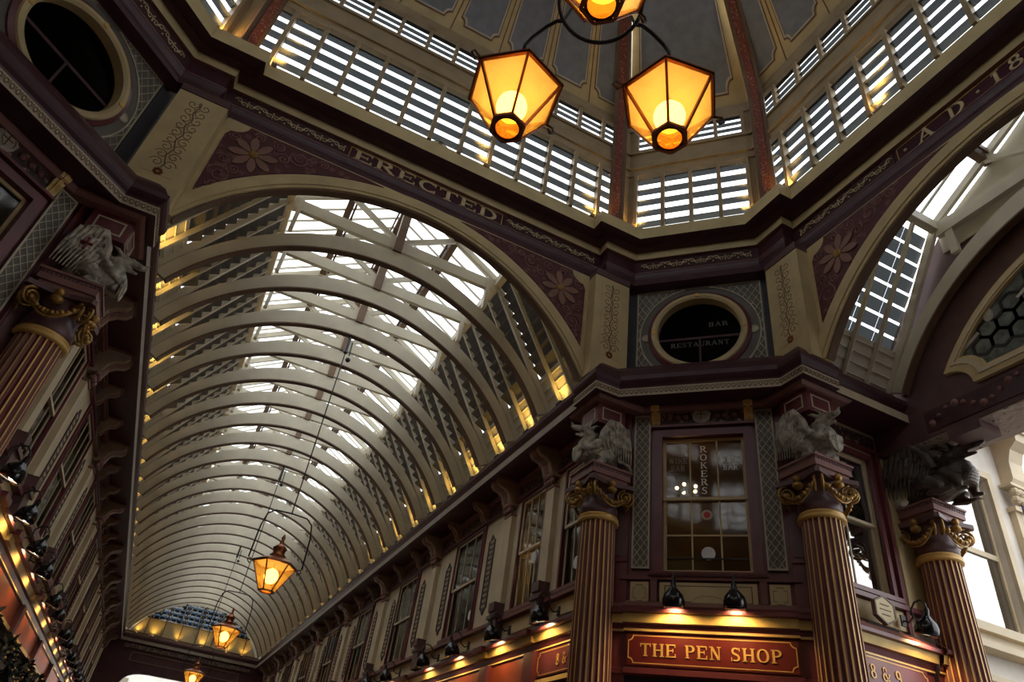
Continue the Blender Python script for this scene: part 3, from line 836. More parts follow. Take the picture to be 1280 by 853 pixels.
def vault_roof(kind, a0, a1, bars, name):
    P = section_frame(kind, 0); r = None
    mb = MB()
    for s in (-1, 1):
        mb.bar(P(s * 2.62, a0, 12.86), P(s * 2.62, a1, 12.86), .16, .24)
    root = struct(mb.build(name, CREAMN))
    mb = MB()
    for s in (-1, 1): mb.bar(P(s * 1.35, a0, 13.74), P(s * 1.35, a1, 13.74), .16, .22); mb.bar(P(s * 1.22, a0, 13.80), P(s * 1.22, a1, 13.80), .05, .12)
    mb.bar(P(0, a0, 14.56), P(0, a1, 14.56), .16, .26); mb.bar(P(.14, a0, 14.5), P(.14, a1, 14.5), .04, .12); mb.bar(P(-.14, a0, 14.5), P(-.14, a1, 14.5), .04, .12)
    mb.build('purlins', BROWN, root)
    mb = MB(); n = int((a1 - a0) / bars)
    for k in range(n + 1):
        y = a0 + (a1 - a0) * k / n
        for s in (-1, 1): mb.bar(P(s * 2.75, y, 13.0), P(0, y, 14.70), .035, .05)
    mb.build('glazing_bars', CREAMN, root)
    for s in (-1, 1):
        mb = MB(); mb.add([P(s * 2.8, a0, 12.99), P(s * 2.8, a1, 12.99), P(0, a1, 14.73), P(0, a0, 14.73)], [(0, 1, 2, 3)])
        mb.build('roof_glass', SKYGL, root)
    return root
vault_roof('nave', 7.60, E_ - .1, .41, 'window_skylight')
vault_roof('arm', 7.60, 9.55, .42, 'window_skylight_side_arm')
proto = {}
edges = [7.62] + [Y0 + DY * k for k in range(NR)] + [E_ - .1]
for s in (-1, 1):
    sd = 'left' if s < 0 else 'right'
    for k in range(len(edges) - 1):
        lab = 'louvred roof slope %s side of nave, %s bay from the great arch' % (sd, ORD[k])
        if k in (0, 1, len(edges) - 2):
            r = vault_side('nave', edges[k] + .05, edges[k + 1] - .05, 3, s, lab, k)
            if k == 1: proto[s] = r
        else:
            c = copy_tree(proto[s]); c.location.y = (edges[k] + edges[k + 1]) / 2; c['label'] = lab
vault_side('arm', 7.62, 9.41, 3, 1, 'louvred slope of the side arm roof with bright gaps', 0)
vault_side('arm', 7.62, 9.41, 3, -1, 'louvred slope on the far side of the side arm roof')

# ---- gold uplights, one in the middle of every bay
def uplight(loc, d, lab, grp, hm=None):
    r = empty('uplight', loc, 0, lab, 'uplight', grp)
    mb = MB(); mb.box(-.05, .05, -.10, .10, 0, .055); mb.box(-.055, .055, -.11, .11, .045, .055)
    mb.build('housing', hm or IRON, r)
    MB().box(-.045, .045, -.09, .09, .055, .06).build('lens', BULBM, r)
    ld = bpy.data.lights.new('uplight_beam', 'SPOT'); ld.energy = UPLIGHT_W; ld.color = (1, .60, .13)
    ld.spot_size = math.radians(95); ld.spot_blend = .9; ld.shadow_soft_size = .12
    lo = bpy.data.objects.new('uplight_beam', ld); col.objects.link(lo); lo.parent = r
    lo.location = (0, 0, .09)
    lo.rotation_euler = Vector(d).to_track_quat('-Z', 'Y').to_euler()
    return r
for s in (-1, 1):
    sd = 'left' if s < 0 else 'right'; pr = None
    for k in range(len(edges) - 2):
        y = (Y0 + DY * (k - .5)) if k else 8.62
        lab = 'small gold uplight on %s nave ledge, %s from the great arch' % (sd, ORD[k])
        if pr is None: pr = uplight((4.30 * s, y, 9.60), (-.12 * s, 0, 1), lab, 'gold uplights along the nave ledges')
        else:
            c = copy_tree(pr); c.location = (4.30 * s, y, 9.60); c['label'] = lab
pr = None
for k, x in enumerate((-3.6, -2.62, -1.1, .45, 2.1, 3.15)):
    lab = 'gold uplight under the far lunette window, %s from the left' % ORD[k]
    if pr is None: pr = uplight((x, E_ - .10, 9.6), (0, .25, 1), lab, 'gold uplights under the far lunette')
    else: c = copy_tree(pr); c.location = (x, E_ - .10, 9.6); c['label'] = lab

# ================================================================== DOME
def rot2(p, k): 
    c, s = math.cos(-PI / 2 * k), math.sin(-PI / 2 * k); return (p[0] * c - p[1] * s, p[0] * s + p[1] * c)
DC = [(-4.81, 7.0), (4.81, 7.0), (7.0, 4.81), (7.0, -4.81), (4.81, -7.0), (-4.81, -7.0), (-7.0, -4.81), (-7.0, 4.81)]
names8 = ['nave', 'right corner', 'side arm', 'south east', 'south', 'south west', 'west', 'left corner']
def drum_side(i):
    p, r = Vector(DC[i] + (0,)), Vector(DC[(i + 1) % 8] + (0,)); L = (r - p).length; u = (r - p) / L
    mid = (p + r) / 2; n = -mid.normalized(); F = Fr(mid, u, n); H = L / 2
    nb = 13 if L > 5 else 4
    root = struct(MB().box(-H, H, -.1, .05, 13.72, 13.84, F).build(nextwin(), CREAM))
    # beam between the two louvre rows and top beam
    b = MB(); b.box(-H, H, -.08, .10, 15.78, 16.72, F); b.box(-H, H, -.05, .16, 16.0, 16.08, F); b.box(-H, H, -.05, .16, 16.60, 16.68, F)
    b.box(-H, H, -.1, .10, 17.62, 17.95, F)
    b.build('cross_beam', MULL, root)
    # mullions
    if nb == 13: xs = [-.3975 + .705 * k for k in range(-6, 8)]; xs = [-4.63 + .7123 * k for k in range(14)]
    else: xs = [-1.34 + .67 * k for k in range(5)]
    for sx in (-1, 1):
        e_ = xs[-1]; f0, f1 = sorted((sx * (e_ - .02), sx * (H + .02))); m = MB(); m.box(f0, f1, -.08, .06, 13.8, 17.7, F); m.build('corner_board', MULL, root)
    for x in xs:
        m = MB(); m.box(x - .045, x + .045, -.06, .12, 13.8, 15.8, F); m.box(x - .045, x + .045, -.06, .10, 16.7, 17.65, F); m.build('mullion', MULL, root)
    ph = math.radians(20)
    for k in range(len(xs) - 1):
        m = MB(); x0, x1 = xs[k] + .045, xs[k + 1] - .045
        for (z0, z1, n_) in ((13.84, 15.78, 5), (16.72, 17.62, 4)):
            st = (z1 - z0) / n_
            for j in range(n_):
                z = z0 + st * (j + .55); wd = .150 if n_ == 5 else .085
                a = F(x0, wd / 2 * math.cos(ph), z + wd / 2 * math.sin(ph)); b2 = F(x1, wd / 2 * math.cos(ph), z + wd / 2 * math.sin(ph))
                dv = F.n * (-wd * math.cos(ph)) + Vector((0, 0, -wd * math.sin(ph))); e = Vector((0, 0, .012))
                m.add([a, b2, b2 + dv, a + dv, a + e, b2 + e, b2 + dv + e, a + dv + e], [(0, 1, 2, 3), (7, 6, 5, 4), (0, 4, 5, 1), (3, 2, 6, 7)])
        m.build('louvre_slats', DOMSL, root)
    m = MB(); m.add([F(-H, -.12, 13.8), F(H, -.12, 13.8), F(H, -.12, 17.7), F(-H, -.12, 17.7)], [(0, 1, 2, 3)]); m.build('glass', SKYGL, root)
    return F, H
ZD = 17.93; SL = 1.1; RT = .16
ceil = struct(MB().lathe([(1.5, 24.6), (1.4, 24.8), (0, 25.0)], (0, 0, 0), 8, phase=PI / 8).build('ceiling', CREAM), None)
for i in range(8):
    F, H = drum_side(i)
    d0 = (Vector(DC[i] + (0,)) + Vector(DC[(i + 1) % 8] + (0,))).length / 2
    zt = ZD + d0 * (1 - RT) * SL
    def dp(s, t, o=0):
        """s in -1..1 across the face at that height, t 0..1 up the slope"""
        k = 1 - (1 - RT) * t
        q_ = (-F.n) * d0 * k + F.u * (H * k * s); z = ZD + (zt - ZD) * t
        nn = (F.n * (zt - ZD) + Vector((0, 0, -d0 * (1 - RT)))).normalized()
        return Vector((q_.x, q_.y, z)) + nn * o
    m = MB(); m.add([dp(-1, 0), dp(1, 0), dp(1, 1), dp(-1, 1)], [(0, 1, 2, 3)]); m.add([dp(-1, 0, -.1), dp(1, 0, -.1), dp(1, 1, -.1), dp(-1, 1, -.1)], [(0, 1, 2, 3)])
    m.build('dome_face', CREAM, ceil)
    npan = 7 if H > 2 else 1
    for j in range(npan):
        s0, s1 = -1 + 2 * j / npan, -1 + 2 * (j + 1) / npan; w = s1 - s0
        # painted panel with indented corners
        hw = .36 if npan > 1 else .40; c = (s0 + s1) / 2; hw *= w
        nt = .30 * hw if npan > 1 else .15 * hw; t0 = .045; kt = (.30 * hw * H / d0 * 1.0) * .9 if npan > 1 else .035
        def outline(g, gt):
            P = [(c - hw + nt * 1.2 - g * 0, t0 - gt * 1.0), (c + hw - nt * 1.2, t0 - gt)]
            P = []
            for q1 in range(7):
                a = PI / 2 * q1 / 6; P.append((c - hw - g + nt * math.cos(a) * 1.0, t0 - gt + kt * (math.sin(a)) if False else t0 - gt + kt * math.sin(a)))
            P = P[::-1]
            L_ = [(c - hw - g, t0 - gt + kt)] + [(c - hw - g + nt * math.sin(PI / 2 * a / 6), t0 - gt + kt * math.cos(PI / 2 * a / 6)) for a in range(7)]
            L_ = [(x, t) for x, t in L_]
            Rr = [(2 * c - x, t) for x, t in L_[::-1]]
            return L_ + Rr + [(c + hw + g, .93 + gt), (c - hw - g, .93 + gt)]
        gW = .06 / H
        m = MB(); m.add([dp(x, t, .012) for x, t in outline(0, 0)], [tuple(range(18))]); m.build('painted_panel', BLUEG, ceil)
        A = outline(gW * .7, .0045); B = outline(0, 0); A2 = outline(gW * 1.1, .0085)
        m = MB(); m.ring([dp(x, t, .01) for x, t in A2], [dp(x, t, .01) for x, t in A], dp(c, .5, .012) - dp(c, .5, 0)); m.build('panel_outline', BROWN, ceil)
        m = MB(); m.ring([dp(x, t, .01) for x, t in A], [dp(x, t, .01) for x, t in B], dp(c, .5, .02) - dp(c, .5, 0)); m.build('panel_border', WHITEL, ceil)
        if j: m = MB(); m.bar(dp(s0, .0, .005), dp(s0, .95, .005), .025, .02); m.build('joint_line', BROWN, ceil)
    m = MB(); m.bar(dp(-1, .004, .0), dp(1, .004, .0), .03, .03); m.build('joint_line', BROWN, ceil)
# dome ribs
def dome_rib(i):
    c = Vector(DC[i] + (0,)); a_r = math.radians(57.3); big = abs(c.y) > abs(c.x)
    d = Vector((math.copysign(math.cos(a_r) if big else math.sin(a_r), c.x), math.copysign(math.sin(a_r) if big else math.cos(a_r), c.y), 0)); t = Vector((-d.y, d.x, 0))
    d0 = 8.1
    P = [(8.04, 13.7), (8.02, 16.6), (8.0, 17.6)]
    for q_ in range(1, 13):
        k = 1 - (1 - RT) * q_ / 12
        P.append((8.22 * k - .20, ZD + 6.62 * SL * (q_ / 12) * 1.03 - .1))
    lab = ['left rib of the dome above the nave', 'dark red dome rib left of the corner window bay', 'dark red dome rib right of the corner window bay'] + [None] * 5
    names_ = {0: 'red and gold dome rib at far left above the nave', 1: 'red and gold dome rib between the two hexagonal lanterns', 2: 'red and gold dome rib right of the lanterns',
              3: 'red dome rib at the far end of side arm face', 7: 'red dome rib at left edge above the left corner', 4: 'red dome rib behind the viewer at south east', 5: 'red dome rib behind the viewer at south west', 6: 'red dome rib behind the viewer at west'}
    root = empty('dome_rib', d * 8.02 + Vector((0, 0, 13.7)), 0, names_[i], 'dome rib', 'red and gold ribs of the dome')
    lv = root.location.copy()
    def fin(mb, nm, m): o = mb.build(nm, m, root, at=lv); o.location = (0, 0, 0)
    mb = MB()
    for a, b in zip(P[:-1], P[1:]): mb.bar(d * a[0] + Vector((0, 0, a[1])), d * b[0] + Vector((0, 0, b[1] + .02)), .17, .16, t.cross(Vector((0, 0, 1))))
    fin(mb, 'rib_face', RIBRED)
    mb = MB()
    for a, b in zip(P[:-1], P[1:]): 
        for s in (-1, 1): mb.bar(d * (a[0] + .06) + t * s * .135 + Vector((0, 0, a[1])), d * (b[0] + .06) + t * s * .135 + Vector((0, 0, b[1] + .02)), .10, .12, t.cross(Vector((0, 0, 1))))
    fin(mb, 'side_moulding', BROWN)
for i in range(8): dome_rib(i)
# warm uplights hidden on the cornice behind the dome sill
pr = None
for x, y, dx, dy, l2 in ((3.78, 6.93, .5, -.05, 'left of the rib between the lanterns'), (4.98, 6.70, -.7, .1, 'right of the rib between the lanterns'), (6.70, 4.98, .1, -.7, 'left of the rib right of the lanterns'), (6.93, 3.78, -.05, .5, 'right of the rib right of the lanterns'),
                      (-3.78, 6.93, -.5, -.05, 'right of the left rib'), (-4.98, 6.70, .7, .1, 'left of the left rib'), (1.0, 6.93, 0, .0, 'above the letters of the inscription'), (6.93, 1.6, 0, 0, 'above the date inscription')):
    cc = uplight((x, y, 13.73), (dx, dy, 1), 'small uplight on dome cornice, ' + l2, 'uplights at the dome ribs', MULL)
    for o_ in cc.children:
        if o_.type == 'LIGHT': o_.data.energy = 60; o_.data.spot_size = math.radians(110)

# ================================================================== WINDOWS of the walls
def sash_window(F, s0, s1, z0, z1, cols=3, rows=(1, 1), arch=MAROON, o0=-.16, sashm=STONE, pane=WINGL, aw=.12, meet=.5, lab=None):
    if F is RN or F is LN: o0 = -.07
    mb = MB(); w = aw
    for a, b, c, d in ((s0 - w, s0, z0 - .02, z1 + w), (s1, s1 + w, z0 - .02, z1 + w), (s0, s1, z1, z1 + w)):
        mb.box(a, b, -.02, .05, c, d, F)
    e = .04
    for a, b, c, d in ((s0 - e, s0, z0, z1), (s1, s1 + e, z0, z1), (s0, s1, z1, z1 + e)):
        mb.box(a, b, .05, .08, c, d, F)
    mb.box(s0 - w - .04, s1 + w + .04, -.25, .14, z0 - .10, z0 - .02, F)
    root = struct(mb.build(nextwin(), arch), lab)
    zm = z0 + (z1 - z0) * meet
    for k, (a, b, o) in enumerate(((z0, zm + .03, o0), (zm - .03, z1, o0 + .05))):
        f = .055; mb = MB()
        for x0, x1, y0, y1 in ((s0, s0 + f, a, b), (s1 - f, s1, a, b), (s0 + f, s1 - f, b - f, b), (s0 + f, s1 - f, a, a + f * (1.5 if k == 0 else 1))):
            mb.box(x0, x1, o, o + .05, y0, y1, F)
        for c in range(1, cols):
            x = s0 + (s1 - s0) * c / cols; mb.box(x - .014, x + .014, o + .005, o + .045, a + f, b - f, F)
        for r in range(1, rows[k]):
            z = a + (b - a) * r / rows[k]; mb.box(s0 + f, s1 - f, o + .005, o + .045, z - .014, z + .014, F)
        sh = mb.build('sash', sashm, root)
        MB().box(s0 + .02, s1 - .02, o + .02, o + .03, a + .02, b - .02, F).build('glass', pane, sh)
    return root
for F, sd in ((RN, 'right'), (LN, 'left')):
    for k, (a, b) in enumerate(NAVEW):
        sash_window(F, a, b, WIN_Z[0], WIN_Z[1], 3, lab='tall sash window on %s side of nave, %s from the crossing' % (sd, ORD[k]))
arw = sash_window(EA, 7.95, 9.25, WIN_Z[0], WIN_Z[1], 2, pane=BRGL, lab='tall sash window of the side arm reflecting white sky')
for F, sd in ((BE, 'right'), (BW, 'left')):
    w = sash_window(F, -.76, .76, 5.84, 8.5, 3, rows=(2, 1), sashm=YELL if False else CREAM, aw=.17, meet=.53, lab='sash window of the %s corner bay' % sd)
    if sd == 'right':
        mb = MB()
        lettering(mb, F, 'WINE', .30, .66, 7.98, .115, -.075, .004); lettering(mb, F, 'BAR', .35, .62, 7.82, .115, -.075, .004)
        mb.build('window_lettering', LETW, w)
        mb = MB(); lettering(mb, F, 'WINE', -.66, -.30, 7.98, .115, -.075, .004); lettering(mb, F, 'BAR', -.62, -.35, 7.82, .115, -.075, .004)
        mb.build('window_lettering', mat('faded_window_lettering', (.22, .20, .15), .6), w)
        mb = MB()
        for k, ch in enumerate('BROKERS'):
            wd = GL[ch][0] * .15; z = 8.375 - k * .172
            if k == 0: continue
            lettering(mb, F, ch, -wd / 2, wd / 2, z, .135, -.075, .004)
        mb.build('window_lettering', LETW, w)
        mb = MB(); mb.lathe([(0, 0), (.12, 0), (.12, .004), (0, .004)], F(.02, -.125, 6.23), 28, 0, F.n); mb.build('white_sticker', WHITEP, w)
        mb = MB(); mb.lathe([(0, 0), (.10, 0), (.10, .004), (0, .004)], F(.02, -.125, 6.95), 28, 0, F.n); mb.build('white_sticker', LATT, w)
        mb = MB(); mb.lathe([(0, 0), (.06, 0), (.06, .004), (0, .004)], F(.02, -.118, 6.95), 20, 0, F.n); mb.build('red_poppy_sticker', mat('poppy_red', (.5, .02, .02), .5), w)
        mb = MB(); mb.bar(F(-.70, -.085, 6.12), F(.70, -.085, 6.12), .025, .025); mb.build('guard_rail', BLACK, w)
# warm lit ceiling lamps inside the rooms behind the glass
def room_lamp(F, s, z, o, lab):
    r = empty('ceiling_lamp', F(s, o, z), 0, lab, 'ceiling lamp', 'small warm lamps inside the upper rooms')
    MB().tube([(0, 0, .9), (0, 0, .12)], .012, 6).build('cord', IRON, r)
    mb = MB()
    for k in range(5):
        a = 2 * PI * k / 5; mb.tube([(0, 0, .1), (.1 * math.cos(a), .1 * math.sin(a), .02), (.2 * math.cos(a), .2 * math.sin(a), .05)], .012, 6)
    mb.build('arms', IRON, r)
    mb = MB()
    for k in range(5):
        a = 2 * PI * k / 5; mb.ball((.2 * math.cos(a), .2 * math.sin(a), .10), .035, 8)
    mb.build('bulbs', STUDM, r)
room_lamp(BE, -.42, 7.75, -.9, 'small warm chandelier glowing inside the corner bay window')
room_lamp(RN, 10.75, 6.95, -.55, 'small warm lamp inside the second nave window')

# stickers on the nave windows
for k, (y, z, lab) in enumerate(((8.83, 6.35, 'first'), (10.82, 6.95, 'second'), (14.25, 6.3, 'third'))):
    m = MB(); m.lathe([(0, 0), (.13, 0), (.13, .006), (0, .006)], RN(y, -.035, z), 24, 0, RN.n)
    tag(m.build('round_sticker', WHITEP), 'round white sticker on the %s right nave window' % lab, 'sticker', 'round stickers on window glass')

# ================================================================== facade furniture
def corbel(F, s, z_top, w, proj, h, name, lab, grp, body=None):
    body = body or CORB
    r = empty(name, F(s, 0, z_top), 0, lab, 'corbel', grp); lv = r.location.copy()
    def fin(mb, nm, m, sm=False): o = mb.build(nm, m, r, sm, at=lv); o.location = (0, 0, 0)
    P = [(0, 0), (proj, 0), (proj * 1.02, -h * .12), (proj * .9, -h * .28), (proj * .66, -h * .36), (proj * .50, -h * .50), (proj * .46, -h * .64), (proj * .40, -h * .82), (proj * .24, -h * .96), (0, -h)]
    mb = MB(); mb.prism([F(s - w / 2, o, z_top + z) for o, z in P], F.u * w); fin(mb, 'scroll_body', body)
    mb = MB(); mb.prism([F(s - w * .18, o + .02, z_top + z - .01) for o, z in P[1:]] + [F(s - w * .18, 0, z_top - h)], F.u * w * .36); fin(mb, 'raised_leaf', GOLDP if name == 'window_bracket' else PINK)
    mb = MB(); mb.box(s - w * .62, s + w * .62, 0, proj + .06, z_top, z_top + .07, F); fin(mb, 'cap_moulding', PINK)
    return r
def facade(F, sd, seq):
    # mouldings along the wall
    y0, y1 = 7.8, L_END
    mb = MB(); mb.box(y0, y1, 0, .12, 9.0, 9.06, F); mb.box(y0, y1, 0, .16, 9.06, 9.12, F); struct(mb.build(nexttrim(), PINK))
    mb = MB(); mb.box(y0, y1, 0, .035, 8.68, 8.98, F); struct(mb.build(nexttrim(), FRZD))
    mb = MB(); mb.box(y0, y1, 0, .10, 8.60, 8.66, F); mb.box(y0, y1, 0, .15, 5.70, 5.78, F); struct(mb.build(nexttrim(), MAROON))
    # shop cornice and fascia
    P = [(0, 5.34), (.10, 5.30), (.30, 5.16), (.38, 5.10), (.38, 5.04), (.30, 5.03), (.26, 4.90), (.20, 4.88), (.16, 4.80), (.16, 4.77), (.12, 4.74), (.12, 4.26), (.16, 4.24), (.16, 4.16), (0, 4.15)]
    M_ = [1, 1, 0, 0, 0, 2, 0, 0, 2, 0, 3, 0, 2, 0]
    mb = MB()
    for i in range(len(P) - 1):
        (a, b), (c, d) = P[i], P[i + 1]; mb.add([F(y0, a, b), F(y1, a, b), F(y1, c, d), F(y0, c, d)], [(0, 1, 2, 3)], M_[i])
    struct(mb.build(nexttrim(), [MAROON, PLUM, YELL, FASC]))
    # shop fronts below: dark glazing with timber
    mb = MB(); mb.box(y0, y1, .0, .03, .5, 4.15, F)
    struct(mb.build(nexttrim(), DARKROOM))
    piers = [10.0, 12.2] + [12.2 + 5.3 * (k + 1) for k in range(7)]
    piers = [p for p in piers if p < L_END - .6]
    prP = None; prB = None
    for k, y in enumerate(piers):
        which = '%s from the crossing' % ORD[k]
        lab = 'cream wall pilaster with leaf cap, %s side of nave, %s' % (sd, which)
        if prP is None:
            r = empty('wall_pilaster', F(y, 0, 5.9), 0, lab, 'pilaster', 'cream pilasters along the nave walls'); lv = r.location.copy()
            def fin(mb, nm, m, sm=False): o = mb.build(nm, m, r, sm, at=lv); o.location = (0, 0, 0)
            mb = MB(); mb.box(y - .19, y + .19, 0, .13, 6.15, 8.28, F); fin(mb, 'shaft', STONE)
            mb = MB(); mb.box(y - .22, y + .22, 0, .2, 5.34, 5.95, F); mb.box(y - .16, y + .16, 0, .26, 5.95, 6.15, F); mb.box(y - .25, y + .25, 0, .25, 5.80, 5.88, F); fin(mb, 'plinth', PLUM)
            mb = MB(); mb.box(y - .20, y + .20, .0, .16, 8.28, 8.34, F)
            for sx in (-1, 0, 1):
                mb.ball(F(y + sx * .15, .17, 8.42), .075, 8); mb.ball(F(y + sx * .12, .2, 8.55), .085, 8)
            mb.box(y - .22, y + .22, 0, .22, 8.60, 8.68, F); fin(mb, 'leaf_cap', PINK)
            prP = r
        else:
            c = copy_tree(prP); c.location = F(y, 0, 5.9); c['label'] = lab
        lab = 'large scroll corbel under the cornice, %s side of nave, %s' % (sd, which)
        if prB is None: prB = corbel(F, y, 9.12, .46, .64, .60, 'cornice_corbel', lab, 'large corbels along the nave')
        else: c = copy_tree(prB); c.location = F(y, 0, 9.12); c['label'] = lab
        # fascia pier block
        mb = MB(); mb.box(y - .22, y + .22, .1, .24, 4.15, 4.76, F); mb.box(y - .26, y + .26, .1, .46, 5.02, 5.12, F); mb.box(y - .25, y + .25, .1, .34, 4.90, 5.02, F, 1)
        tag(mb.build('fascia_block', [MAROON, YELL]), 'maroon fascia block between shop signs, %s side of nave, %s' % (sd, which), 'fascia block', 'blocks between the shop signs')
    # panels, small brackets by the windows
    prD = None; prS = None; prL = None; cnt = 0; cs = 0
    for k, c0 in enumerate(BAYS):
        if c0 + 1 > L_END: continue
        for s in (-1, 1):
            y = c0 + s * 1.55; lab = 'dark scrollwork panel on cream wall, %s side of nave, %s from the crossing' % (sd, ORD[cnt]); cnt += 1
            if y > L_END - .3: continue
            if prD is None:
                z0, z1, h = 6.12, 8.18, .19
                Q = [(y, z0), (y + h * .5, z0 + .12), (y + h, z0 + .16), (y + h, z1 - .16), (y + h * .5, z1 - .12), (y, z1), (y - h * .5, z1 - .12), (y - h, z1 - .16), (y - h, z0 + .16), (y - h * .5, z0 + .12)]
                r = empty('scrollwork_panel', F(y, 0, z0), 0, lab, 'panel', 'dark scrollwork panels along the nave'); lv = r.location.copy()
                o = MB().prism(fpts(F, Q, 0), F.n * .015).build('painted_field', INK, r, at=lv); o.location = (0, 0, 0)
                mb = MB()
                for j in range(13):
                    zc_ = z0 + .2 + j * .138
                    for sx in (-1, 1):
                        Pq = [F(y + sx * (.05 + .048 * (1 - i / 16) * math.cos(i * .45)), .018, zc_ + .055 * (1 - i / 16) * math.sin(i * .45)) for i in range(14)]
                        mb.tube(Pq, .010, 4)
                o = mb.build('scrolls', CREAM, r, at=lv); o.location = (0, 0, 0)
                Q2 = [(y + (a - y) * .82, (z0 + z1) / 2 + (b - (z0 + z1) / 2) * .975) for a, b in Q]
                o = MB().ring(fpts(F, Q, .01), fpts(F, Q2, .01), F.n * .02).build('border', MAROOND, r, at=lv); o.location = (0, 0, 0)
                prD = r
            else: c = copy_tree(prD); c.location = F(y, 0, 6.12); c['label'] = lab
    for k, c0 in enumerate([10.95] + BAYS):
        if c0 + 1 > L_END: continue
        for s in (-1, 1):
            if k == 0: continue
            y = c0 + s * .95; lab = 'small scroll bracket above nave window edge, %s side, %s from the crossing' % (sd, ORD[min(cs, 28)]); cs += 1
            if prS is None: prS = corbel(F, y, 9.12, .24, .44, .46, 'small_corbel', lab, 'small brackets over the nave windows')
            else: c = copy_tree(prS); c.location = F(y, 0, 9.12); c['label'] = lab
    # cream apron panels under windows
    mb = MB()
    for a, b in NAVEW: mb.box(a, b, 0, .04, 5.38, 5.66, F)
    struct(mb.build(nexttrim(), CREAM))
facade(RN, 'right', 0); facade(LN, 'left', 0)

# ---- bell shaped shop lamps on swan necks
def bell_lamp(lab, grp, fluorescent=False):
    """local: wall at -x side; built facing +x (out of the wall)"""
    r = empty('swan_neck_lamp', (0, 0, 0), 0, lab, 'wall lamp', grp)
    P = [(0, 0, 0), (.12, 0, -.05), (.22, 0, .02), (.20, 0, .14), (.28, 0, .24), (.40, 0, .26), (.47, 0, .18), (.48, 0, .08)]
    MB().tube(P, .016, 6).build('swan_neck', IRON, r, True)
    mb = MB(); mb.box(-.0, .03, -.05, .05, -.1, .08); mb.build('wall_plate', IRON, r)
    ax = Vector((-.22, 0, -1)).normalized()
    sh = MB().lathe([(.022, -.02), (.04, .02), (.045, .10), (.09, .15), (.155, .22), (.185, .31), (.18, .38), (.165, .42), (.155, .42), (.165, .37), (.17, .31), (.14, .235), (.08, .17), (0, .15)], (.48, 0, .10), 24, 0, ax, cap=False).build('bell_shade', BLACK, r, True)
    c = Vector((.48, 0, .10)) + ax * .36
    MB().bar(c + Vector((0, -.14, 0)), c + Vector((0, .14, 0)), .05, .03).build('light_tube', TUBEM, r)
    ld = bpy.data.lights.new('lamp_light', 'SPOT'); ld.energy = SCONCE_W; ld.color = (1, .60, .24); ld.spot_size = math.radians(150); ld.spot_blend = .5; ld.shadow_soft_size = .08
    lo = bpy.data.objects.new('lamp_light', ld); col.objects.link(lo); lo.parent = r; lo.location = Vector((.48, 0, .10)) + ax * .44
    lo.rotation_euler = Vector((-.65, 0, -1)).to_track_quat('-Z', 'Y').to_euler()
    return r
pl = None
def put_lamp(F, s, z, lab, grp, o=.12):
    global pl
    rz = math.atan2(F.n.y, F.n.x)
    if pl is None: pl = bell_lamp(lab, grp); r = pl
    else: r = copy_tree(pl)
    r.location = F(s, o, z); r.rotation_euler = (0, 0, rz); r['label'] = lab; r['group'] = grp
    return r
put_lamp(BE, -.50, 5.40, 'left black bell lamp over the red shop sign', 'bell lamps over the shop sign')
put_lamp(BE, .46, 5.40, 'right black bell lamp over the red shop sign', 'bell lamps over the shop sign')
for F, sd in ((RN, 'right'), (LN, 'left')):
    ys = [9.1, 11.3] + [c + d for c in BAYS for d in (-1.3, .75)]
    for k, y in enumerate([y for y in ys if y < 44]):
        put_lamp(F, y, 5.42, 'black bell lamp above the shops, %s side of nave, %s from the crossing' % (sd, ORD[k]), 'bell lamps along the nave shops')
put_lamp(EA, 9.25, 5.50, 'glossy black bell lamp on the side arm beside the outer column', 'bell lamps over the shop sign')

